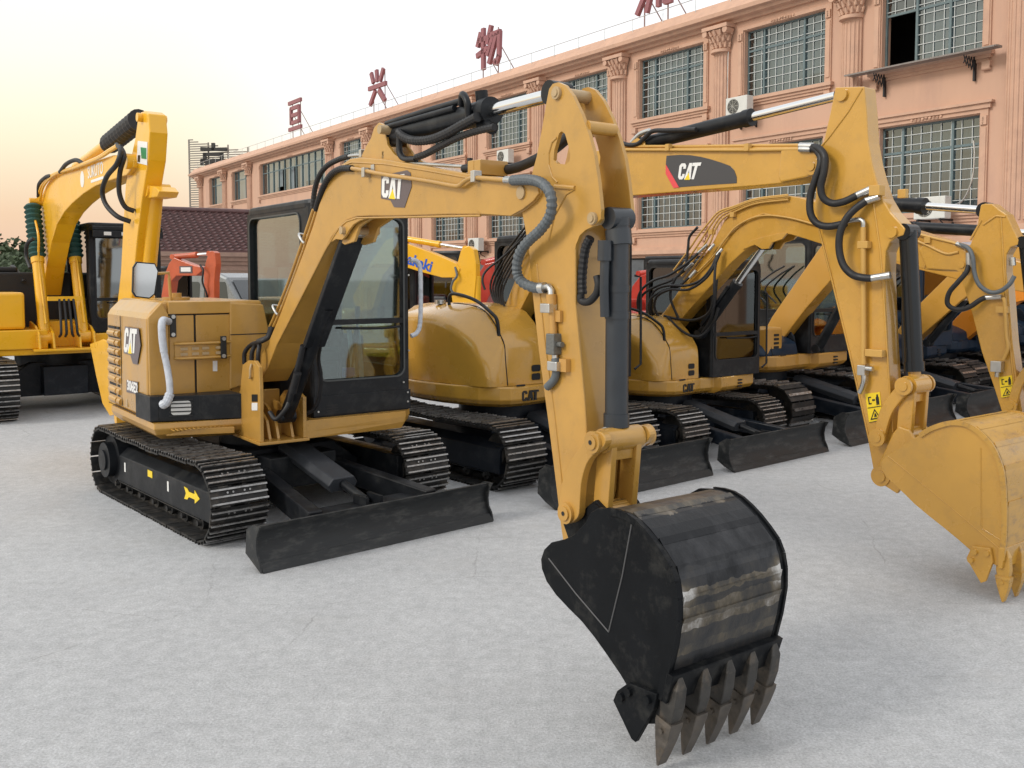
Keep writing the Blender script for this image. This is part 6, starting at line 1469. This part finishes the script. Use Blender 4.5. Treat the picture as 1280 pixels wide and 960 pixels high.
# ------------------------------------------------------------------ big bright yellow machine at the left
F0 = Fr((-6.95, 14.05), (.60, -.80))
m0 = empty('excavator', F0.o, F0.rz, 'large bright yellow excavator at the far left with green ribbed sleeves on its boom cylinders', 'excavator')
undercarriage(m0, 0, 0, 0, 1.28, .52, -1.75, 1.75, .80, lod=1, paint=BLUEBLK, shoes=40)
b = MB(); b.cyl((0, 0, .6), (0, 0, .86), .55, n=36); b.build('swing_bearing', BLK, m0)
b = MB(); b.prism([(-1.3, .84), (-1.3, 1.0), (1.25, 1.0), (1.25, .84)], -1.3, 1.15, 'y') if False else b.box(-1.22, 1.30, -1.4, 1.12, .845, .93); b.box(.30, 1.30, .93-.93+.2, 1.16, .931, 1.20); b.box(-1.24, -.32, .2, 1.14, .931, 1.12); b.build('deck', YEL, m0, .015)
b = MB(); b.box(-.2, 1.15, -.65, .3, .94, 2.0); b.box(.5, 1.1, -.6, .2, 2.0, 2.08); b.build('engine', DARK, m0, .03)
b = MB(); b.box(.56, 1.30, .2, 1.05, 1.205, 1.72); b.build('tool_cover', YEL, m0, .04)
b = MB(); b.box(-1.2, 1.25, -1.75, -.7, .935, 1.8); b.build('counterweight', YEL, m0, .12)
b = MB(); b.prism(rrect(-1.28, -.62, 1.12, 1.50, .05), 1.141, 1.17, 'y'); b.build('front_cover', YEL, m0, .02)
b = MB(); b.box(-.30, .30, .3, .9, .935, 1.3)
for xx in (-.11, .23, -.30, .41): b.prism([(.5, .935), (1.3, .935), (1.25, 1.15), (1.0, 1.25), (.6, 1.3)], xx, xx+.03, 'x')
b.box(-.5, .5, .9, 1.32, .90, .934); b.build('boom_bracket', YEL, m0, .008)
c0 = cab(m0, -1.30, -.28, -.45, 1.05, 1.13, 2.72, split=.30, paint=BLK, glassm=glass('blue_cab_glass', (.07, .11, .16), .7), sidesill=.3, sill=.22, post=.08)
vs = MB(); vs.box(-1.28, -.30, 1.06, 1.22, 2.60, 2.66); vs.box(-1.28, -.30, 1.2, 1.24, 2.5, 2.6); vs.build('sun_visor', BLK, c0, .01)
vs = MB()
for x in (-.50, -.74, -.98): vs.box(x-.05, x+.05, 1.242, 1.25, 2.53, 2.58)
vs.build('visor_lamp', mat('lamp_lens', (.75, .75, .72), .15), c0)
boom0 = [(48, 262), (52, 245), (58, 231), (66, 219), (82, 213), (110, 203), (140, 194), (160, 193.5), (166, 200), (166, 209), (158, 219), (145, 223), (132, 227), (118, 233), (104, 242), (90, 254), (80, 265), (71, 280), (64, 303), (58, 335), (52, 380), (47, 428), (34, 430), (35, 395), (40, 345), (45, 300)]
b = MB(); b.prism(F0.yz(boom0, .2), -.05, .2, 'x'); bo0 = b.build('boom', YEL, m0, .012)
stick0 = [(176, 140), (181, 138.5), (185, 142), (187, 165), (185, 200), (177, 250), (171, 300), (167, 340), (163, 385), (160, 430), (154, 441), (147, 440), (143, 432), (146, 385), (151, 340), (154, 280), (157, 230), (163, 200), (169, 172), (172, 150)]
b = MB(); b.prism(F0.yz(stick0, .15), -.03, .15, 'x'); so0 = b.build('stick', YEL, m0, .012)
pn = MB()
for px, py, r, xx in ((52, 252, .07, .2), (163, 202, .08, .2), (177.5, 147, .045, .15)): p = F0.X(px, py, xx); pn.cyl((-.09, p.y, p.z), (xx+.05, p.y, p.z), r, n=18)
pn.cyl((-.22, p.y*0+F0.X(52, 252, .2).y, F0.X(52, 252, .2).z), (.36, F0.X(52, 252, .2).y, F0.X(52, 252, .2).z), .05, n=14)
pn.build('pin', YEL, bo0)
for xs, A_, B_, C_ in ((.325, (38, 438), (46, 338), (54, 258)), (-.175, (88, 438), (95, 340), (106, 274))):
    a = F0.X(*A_, xs); p = F0.X(52, 252, .2); a = Vector((xs, 1.08, 1.08)); c = Vector((xs, p.y, p.z)); mdl = a + (c-a)*.58
    k = MB(); k.cyl(a, mdl, .075, n=20); k.cyl(mdl - (c-a)*.04, mdl, .088, n=20); k.cyl(a-Vector((.09, 0, 0)), a+Vector((.09, 0, 0)), .09, n=18); ko = k.build('boom_cylinder', YEL, m0)
    k = MB(); k.tube([mdl, mdl+(c-mdl)*.5, mdl+(c-mdl)*.93], .105, n=16, corr=.14, step=.035); k.build('ribbed_sleeve', GRNB, ko)
    k = MB(); k.tube([a+Vector((0, .1, .2)), mdl+Vector((.0, .1, -.1)), mdl+Vector((0, .12, .3)), c+Vector((0, .1, -.2))] if xs > 0 else [a+Vector((0, .1, .2)), mdl+Vector((0, .1, 0))], .016, n=6); k.build('steel_line', YEL, ko)
a = F0.X(97, 209, .0); c = F0.X(138, 179, 0); d = F0.X(174, 150, 0)
k = MB(); k.cyl(a, c, .075, n=20); ko = k.build('stick_cylinder', YEL, m0)
k = MB(); k.tube([c-(d-c)*.05, c+(d-c)*.3, c+(d-c)*.7, d], .115, n=16, corr=.05, step=.06); k.build('black_sleeve', RUB, ko)
a = F0.X(195, 240, .0); c = F0.X(181, 400, 0); cylinder(m0, a, c, .075, .04, .85, 'bucket_cylinder', YEL, CHROME)
k = MB(); p = F0.X(197, 238, 0); k.cyl((-.12, p.y, p.z), (.12, p.y, p.z), .07, n=16); 
k.prism(F0.yz([(183, 232), (194, 233), (199, 239), (196, 246), (183, 248)], .1), -.10, .10, 'x'); k.build('cylinder_lug', YEL, so0, .01)
k = MB()
for dx in (0, 3): k.tube([F0.X(x+dx, y, .24) for x, y in ((47, 250), (52, 232), (66, 218), (90, 210), (120, 198), (136, 188), (146, 182))], .018, n=6)
k.build('steel_line', YEL, bo0)
for h in ([(146, 181, .2), (151, 188, .3), (146, 205, .35), (134, 220, .38), (128, 238, .38), (132, 255, .36), (146, 270, .3), (163, 277, .18)], [(150, 183, .2), (155, 195, .28), (150, 215, .3), (149, 240, .3), (156, 258, .25), (168, 264, .16)], [(48, 246, .24), (49, 230, .26), (58, 221, .26), (64, 220, .24)], [(75, 215, .24), (83, 205, .26), (95, 200, .24), (104, 205, .2)], [(38, 335, .5), (33, 320, .52), (34, 305, .52), (42, 298, .45)], [(20, 400, .5), (17, 370, .5), (13, 345, .5), (16, 333, .5), (30, 352, .45)]):
    hose(F0, h, 0, .026, RUB, bo0, 'boom_hose')
for k_ in range(4):
    h = MB(); h.tube([(.17-.075*k_-.03*(k_ > 1), 1.25, 1.10), (.17-.07*k_, 1.36, 1.16), (.16-.065*k_, 1.3, 1.38), (.155-.06*k_, 1.22, 1.62)], .018, n=8); h.build('boom_hose', RUB, bo0)
k = MB(); k.box(-.15, .30, 1.17, 1.23, 1.60, 1.66); k.build('steel_line', YEL, bo0)
# lettering and sticker
p = F0.X(122, 214, .203); q = F0.X(105, 221, .203)
sl_ = math.atan2(F0.X(130, 211, .203).z - F0.X(107, 219.5, .203).z, F0.X(130, 211, .203).y - F0.X(107, 219.5, .203).y)
text('SUKUTO', 'lettering', WHITE, bo0, side_basis(.202, F0.X(119, 216, .203).y, F0.X(119, 213.5, .203).z, sl_), size=.20, off=.002, ext=.002, sx=.95)
k = MB(); p = F0.X(103, 224, .2); k.cyl((.2005, p.y, p.z), (.2035, p.y, p.z), .10, n=24); p = F0.X(121, 222.5, .2); k.box(.2005, .2035, -.30, .30, -.016, .016, 0, Matrix.Translation((0, p.y+.02, p.z-.02)) @ Matrix.Rotation(sl_, 4, 'X')); k.build('logo', WHITE, bo0)
decal_x(F0, [(172.5, 176), (184.5, 177.5), (184, 206.5), (171, 203.5)], .152, WHITE, so0, 'sticker'); decal_x(F0, [(176, 184), (183, 185), (183, 199), (177, 198)], .1555, GREEN, so0, 'sticker_print'); decal_x(F0, [(172.5, 194), (175.5, 194), (175, 203), (172.3, 202)], .1555, INK, so0, 'sticker_print')
k = MB(); k.add([], []); 
# bucket hanging behind the foreground machine
P0_ = F0.yz([(112, 430), (128, 424), (150, 432), (166, 446), (176, 466), (178, 490), (172, 508), (150, 516), (137, 520), (128, 505), (120, 470)], .36)
b = MB(); b.prism(P0_, .335, .36, 'x'); b.prism(P0_, -.42, -.395, 'x'); bk0 = b.build('bucket', YEL, m0, .01)
b = MB(); S0 = curve(P0_[2:8], 4); n = len(S0); vs_ = [(.335, a, c) for a, c in S0] + [(-.395, a, c) for a, c in S0]; b.add(vs_, [(i, i+1, n+i+1, n+i) for i in range(n-1)], 0, True); b.build('bucket_back', YEL, bk0)
for k_ in range(4):
    t = MB(); x = .30-.22*k_; q = P0_[7]; q = ((P0_[8][0]+q[0])/2, (P0_[8][1]+q[1])/2)
    t.loft([[(x-w_, q[0]-h_, q[1]-dz_), (x+w_, q[0]-h_, q[1]-dz_), (x+w_, q[0]+h_, q[1]-dz_), (x-w_, q[0]+h_, q[1]-dz_)] for w_, h_, dz_ in ((.055, .06, -.05), (.055, .05, .06), (.035, .012, .24))], smooth=False, close=True, caps=True); t.build('tooth', YEL, bk0)
# ------------------------------------------------------------------ things standing behind
def simple_digger(F, label, paint, boom_px, stick_px, cylp, lett=None, body=True, sx=.10):
    r = empty('excavator', F.o, F.rz, label, 'excavator', None, F.s)
    undercarriage(r, 0, 0, 0, .8, .32, -.95, .95, .5, lod=2, bl=dict(y=1.45, h=.3, w=1.6), paint=BLK, shoes=30)
    b = MB(); b.cyl((0, 0, .35), (0, 0, .55), .35, n=24); b.build('swing_bearing', BLK, r)
    b = MB(); b.prism(rrect(-.8, .8, -1.0, .7, (.1, .1, .4, .4)), .55, .7, 'z'); b.build('deck', paint, r, .02)
    b = MB(); b.prism(rrect(-.7, .78, -.95, -.2, (.1, .1, .35, .35)), .705, 1.35, 'z'); b.box(.15, .75, -.2, .55, .705, 1.15); b.build('engine_cover', paint, r, .06)
    cab(r, -.82, -.12, -.5, .6, .71, 2.15, split=.35, glassm=GLSD, sill=.2, sidesill=.3)
    b = MB(); b.prism(F.yz(boom_px, sx), -sx, sx, 'x'); bo = b.build('boom', paint, r, .01)
    b = MB(); b.prism(F.yz(stick_px, sx*.8), -sx*.8, sx*.8, 'x'); so_ = b.build('stick', paint, r, .01)
    cylinder(r, F.X(*cylp[0], 0), F.X(*cylp[1], 0), .055, .028, .62, 'stick_cylinder', paint, CHROME)
    hz = MB(); q = F.X(*boom_px[len(boom_px)//2], 0)
    return r, bo, so_
FK = Fr((-7.55, 18.9), (.93, -.37))
mk, bok, sok = simple_digger(FK, 'small orange red mini excavator behind the foreground machine, under the tiled roof', RED,
    [(198, 392), (200.7, 375.6), (206, 342.6), (211, 329.4), (217, 322), (238.7, 330.5), (250, 333.5), (252, 339), (245, 344.7), (220.5, 344.7), (214.4, 351), (211, 375.6), (209, 392)],
    [(261, 315), (265, 313.5), (268.7, 316), (270, 330), (268, 351), (268, 378), (268, 410), (262, 412), (259, 378), (255, 361), (254.5, 338), (257, 328)], ((217.5, 321), (263, 317)))
p = FK.X(232.5, 337, .1); k = MB(); k.box(.101, .106, p.y-.16, p.y+.16, p.z-.07, p.z+.07, 0); k.build('badge', GREYD, bok); k = MB(); k.box(.107, .11, p.y-.12, p.y+.12, p.z-.04, p.z+.045, 0); k.build('badge_panel', WHITE, bok)
hose(FK, [(250, 331, .1), (254, 338, .16), (253, 352, .16), (258, 366, .12), (259, 372, .08)], 0, .018, RUB, sok)
FY = Fr((-2.35, 16.9), (.90, -.43))
my, boy, soy = simple_digger(FY, 'bright yellow excavator with blue lettering on its boom, behind the foreground cab', YEL,
    [(440, 372), (462, 330), (482, 300), (495, 296), (510, 305), (540, 316), (570, 329), (575, 336), (570, 347), (552.5, 347), (530, 341), (510, 335), (492, 328), (478, 345), (466, 385), (452, 400)],
    [(576, 313), (581, 309), (586, 307.5), (592, 312), (595, 330), (595, 348), (592, 381), (590, 410), (578, 412), (566, 381), (563, 360), (567, 340), (572, 328)], ((497, 297), (583, 311)))
text('akaki', 'lettering', BLUED, boy, side_basis(.103, FY.X(525, 328.5, .1).y, FY.X(525, 329, .1).z, -.30), size=.27, off=.008, ext=.002, sx=.95)
hose(FY, [(569, 334, .1), (571, 345, .14), (566, 352, .14), (564, 362, .14), (570, 368, .12), (580, 369, .1)], 0, .02, HOSE, soy)
k = MB(); q = FY.X(590, 350, .0); k.cyl(FY.X(592, 345, 0)+Vector((0, .08, 0)), FY.X(590, 405, 0)+Vector((0, .1, 0)), .06, n=14); k.build('bucket_cylinder', YEL, my)
FRd = Fr((-1.7, 19.2), (.90, -.43), 1.15)
mr1, b1, s1 = simple_digger(FRd, 'red excavator standing behind the yellow one with blue lettering', CRIM,
    [(590, 380), (596, 345), (606, 330), (640, 322), (690, 318), (690, 338), (640, 345), (618, 356), (606, 382), (600, 400)], [(690, 300), (702, 300), (706, 340), (702, 400), (694, 400), (686, 340)], ((606, 328), (695, 306)), sx=.16)
FRe = Fr((3.0, 19.0), (.65, -.76), 1.1)
mr2, b2, s2 = simple_digger(FRe, 'red excavator behind the gap between the second and third cabs', CRIM,
    [(785, 400), (790, 358), (800, 345), (830, 335), (880, 340), (880, 356), (830, 355), (812, 368), (806, 400)], [(880, 325), (890, 325), (896, 360), (892, 420), (884, 420), (876, 360)], ((800, 342), (884, 330)), sx=.16)

# pale van behind the mini excavator
def van(loc, rz, label):
    t = empty('van', loc, rz, label, 'van')
    W_ = mat('van_silver_paint', (.20, .215, .22), .3, metal=.2, coat=.5, var=.05)
    prof = [(-2.2, .35), (2.25, .35), (2.3, .8), (2.15, 1.05), (1.55, 1.2), (1.05, 1.92), (.8, 2.02), (-2.0, 2.04), (-2.2, 1.9)]
    b = MB(); b.prism(prof, -.85, .85, 'y'); b.v = [(x, y*(1 - max(0, z-1.1)*.12), z) for x, y, z in b.v]; bo = b.build('body', W_, t, .06)
    g = MB()
    for s in (-1, 1):
        for x0, x1 in ((-1.9, -.75), (-.6, .3), (.42, 1.15)):
            q = rrect(x0, x1, 1.2, 1.82, .08); y = lambda z: s*(.85*(1-(z-1.1)*.12)+.004)
            if x1 > 1: q = [(min(x, 1.35-(z-1.2)*.55), z) for x, z in q]
            g.add([(x, y(z), z) for x, z in q], [list(range(len(q)))])
    g.add([(1.53, -.72, 1.24), (1.53, .72, 1.24), (1.12, .66, 1.86), (1.12, -.66, 1.86)], [(0, 1, 2, 3)]); g.v = [(x+.012, y, z) if x > 1.1 and abs(y) < .73 else (x, y, z) for x, y, z in g.v]
    g.build('window', mat('van_window', (.02, .03, .035), .08, coat=.5), bo)
    for x in (-1.4, 1.45):
        for s in (-1, 1):
            k = MB(); k.cyl((x, s*.66, .32), (x, s*.86, .32), .32, n=28); ko = k.build('wheel', RUB, t, .02); k = MB(); k.cyl((x, s*.861, .32), (x, s*.87, .32), .19, n=20); k.build('rim', SILV, ko)
    k = MB()
    for s in (-1, 1): k.box(2.2, 2.3, s*.6-.15, s*.6+.15, .75, .92)
    k.build('headlight', WHITE, bo, .02)
van((-7.2, 22.3, 0), R(-22), 'silver grey van with dark rounded windows behind the orange mini excavator')
# trees on the left horizon
LEAF = mat('leaf_green', (.05, .075, .03), .7, var=.4, vscale=.6)
BARK = mat('bark', (.08, .06, .045), .9, var=.3)
def tree(x, y, h, r, label, seed):
    rnd = random.Random(seed); t = empty('tree', (x, y, 0), 0, label, 'tree', 'trees beyond the yard on the left')
    k = MB(); k.cyl((0, 0, 0), (0, 0, h*.55), .22, .12, n=8)
    for i in range(5): a = i*1.3; k.cyl((0, 0, h*(.25+.06*i)), (math.cos(a)*r*.6, math.sin(a)*r*.6, h*(.5+.06*i)), .09, .03, n=6)
    k.build('trunk', BARK, t)
    c = MB(); lobes = [(rnd.uniform(-r, r)*.7, rnd.uniform(-r, r)*.7, rnd.uniform(.35, .9)*h, rnd.uniform(.3, .5)*r) for _ in range(16)]
    for lx, ly, lz, lr in lobes:
        for _ in range(110):
            d = Vector((rnd.gauss(0, 1), rnd.gauss(0, 1), rnd.gauss(0, .8))).normalized()*lr*rnd.uniform(.55, 1.08); p = Vector((lx, ly, lz)) + d
            u = Vector((rnd.gauss(0, 1), rnd.gauss(0, 1), rnd.gauss(0, 1))).normalized(); v = u.orthogonal().normalized(); s = rnd.uniform(.12, .26)
            c.add([p-u*s, p+v*s*.6, p+u*s, p-v*s*.6], [(0, 1, 2, 3)])
    c.build('crown', LEAF, t)
for i, (px, D, h, r) in enumerate(((-25, 62, 3.9, 3.2), (8, 58, 3.0, 2.6), (40, 66, 3.9, 3.0), (75, 70, 3.6, 3.0), (112, 64, 3.2, 2.6), (150, 66, 3.6, 2.8), (182, 60, 3.2, 2.4))):
    tree((px-640)/FPX*D, D, h, r, ['round dark green tree at the far left edge of the photo', 'low dark green tree behind the boom foot of the large yellow digger', 'dark green tree hidden behind the yellow boom at left', 'low tree behind the blue cab glass at left', 'low tree just right of the blue glazed cab', 'small tree behind the yellow stick at left', 'small tree left of the tiled roof'][i], i+3)
# dark earth bank and wall closing the yard far left
def yard_wall():
    k = MB(); D = 48
    k.box(-60, -19, 0, .3, 0, 1.7); o = k.build('yard_wall', mat('yard_wall_render', (.16, .15, .14), .85, var=.2, vscale=.8)); o.location = (0, D, 0); o.rotation_euler = (0, 0, R(4)); tag(o, 'long low grey yard wall far behind the large yellow digger', 'wall')
yard_wall()
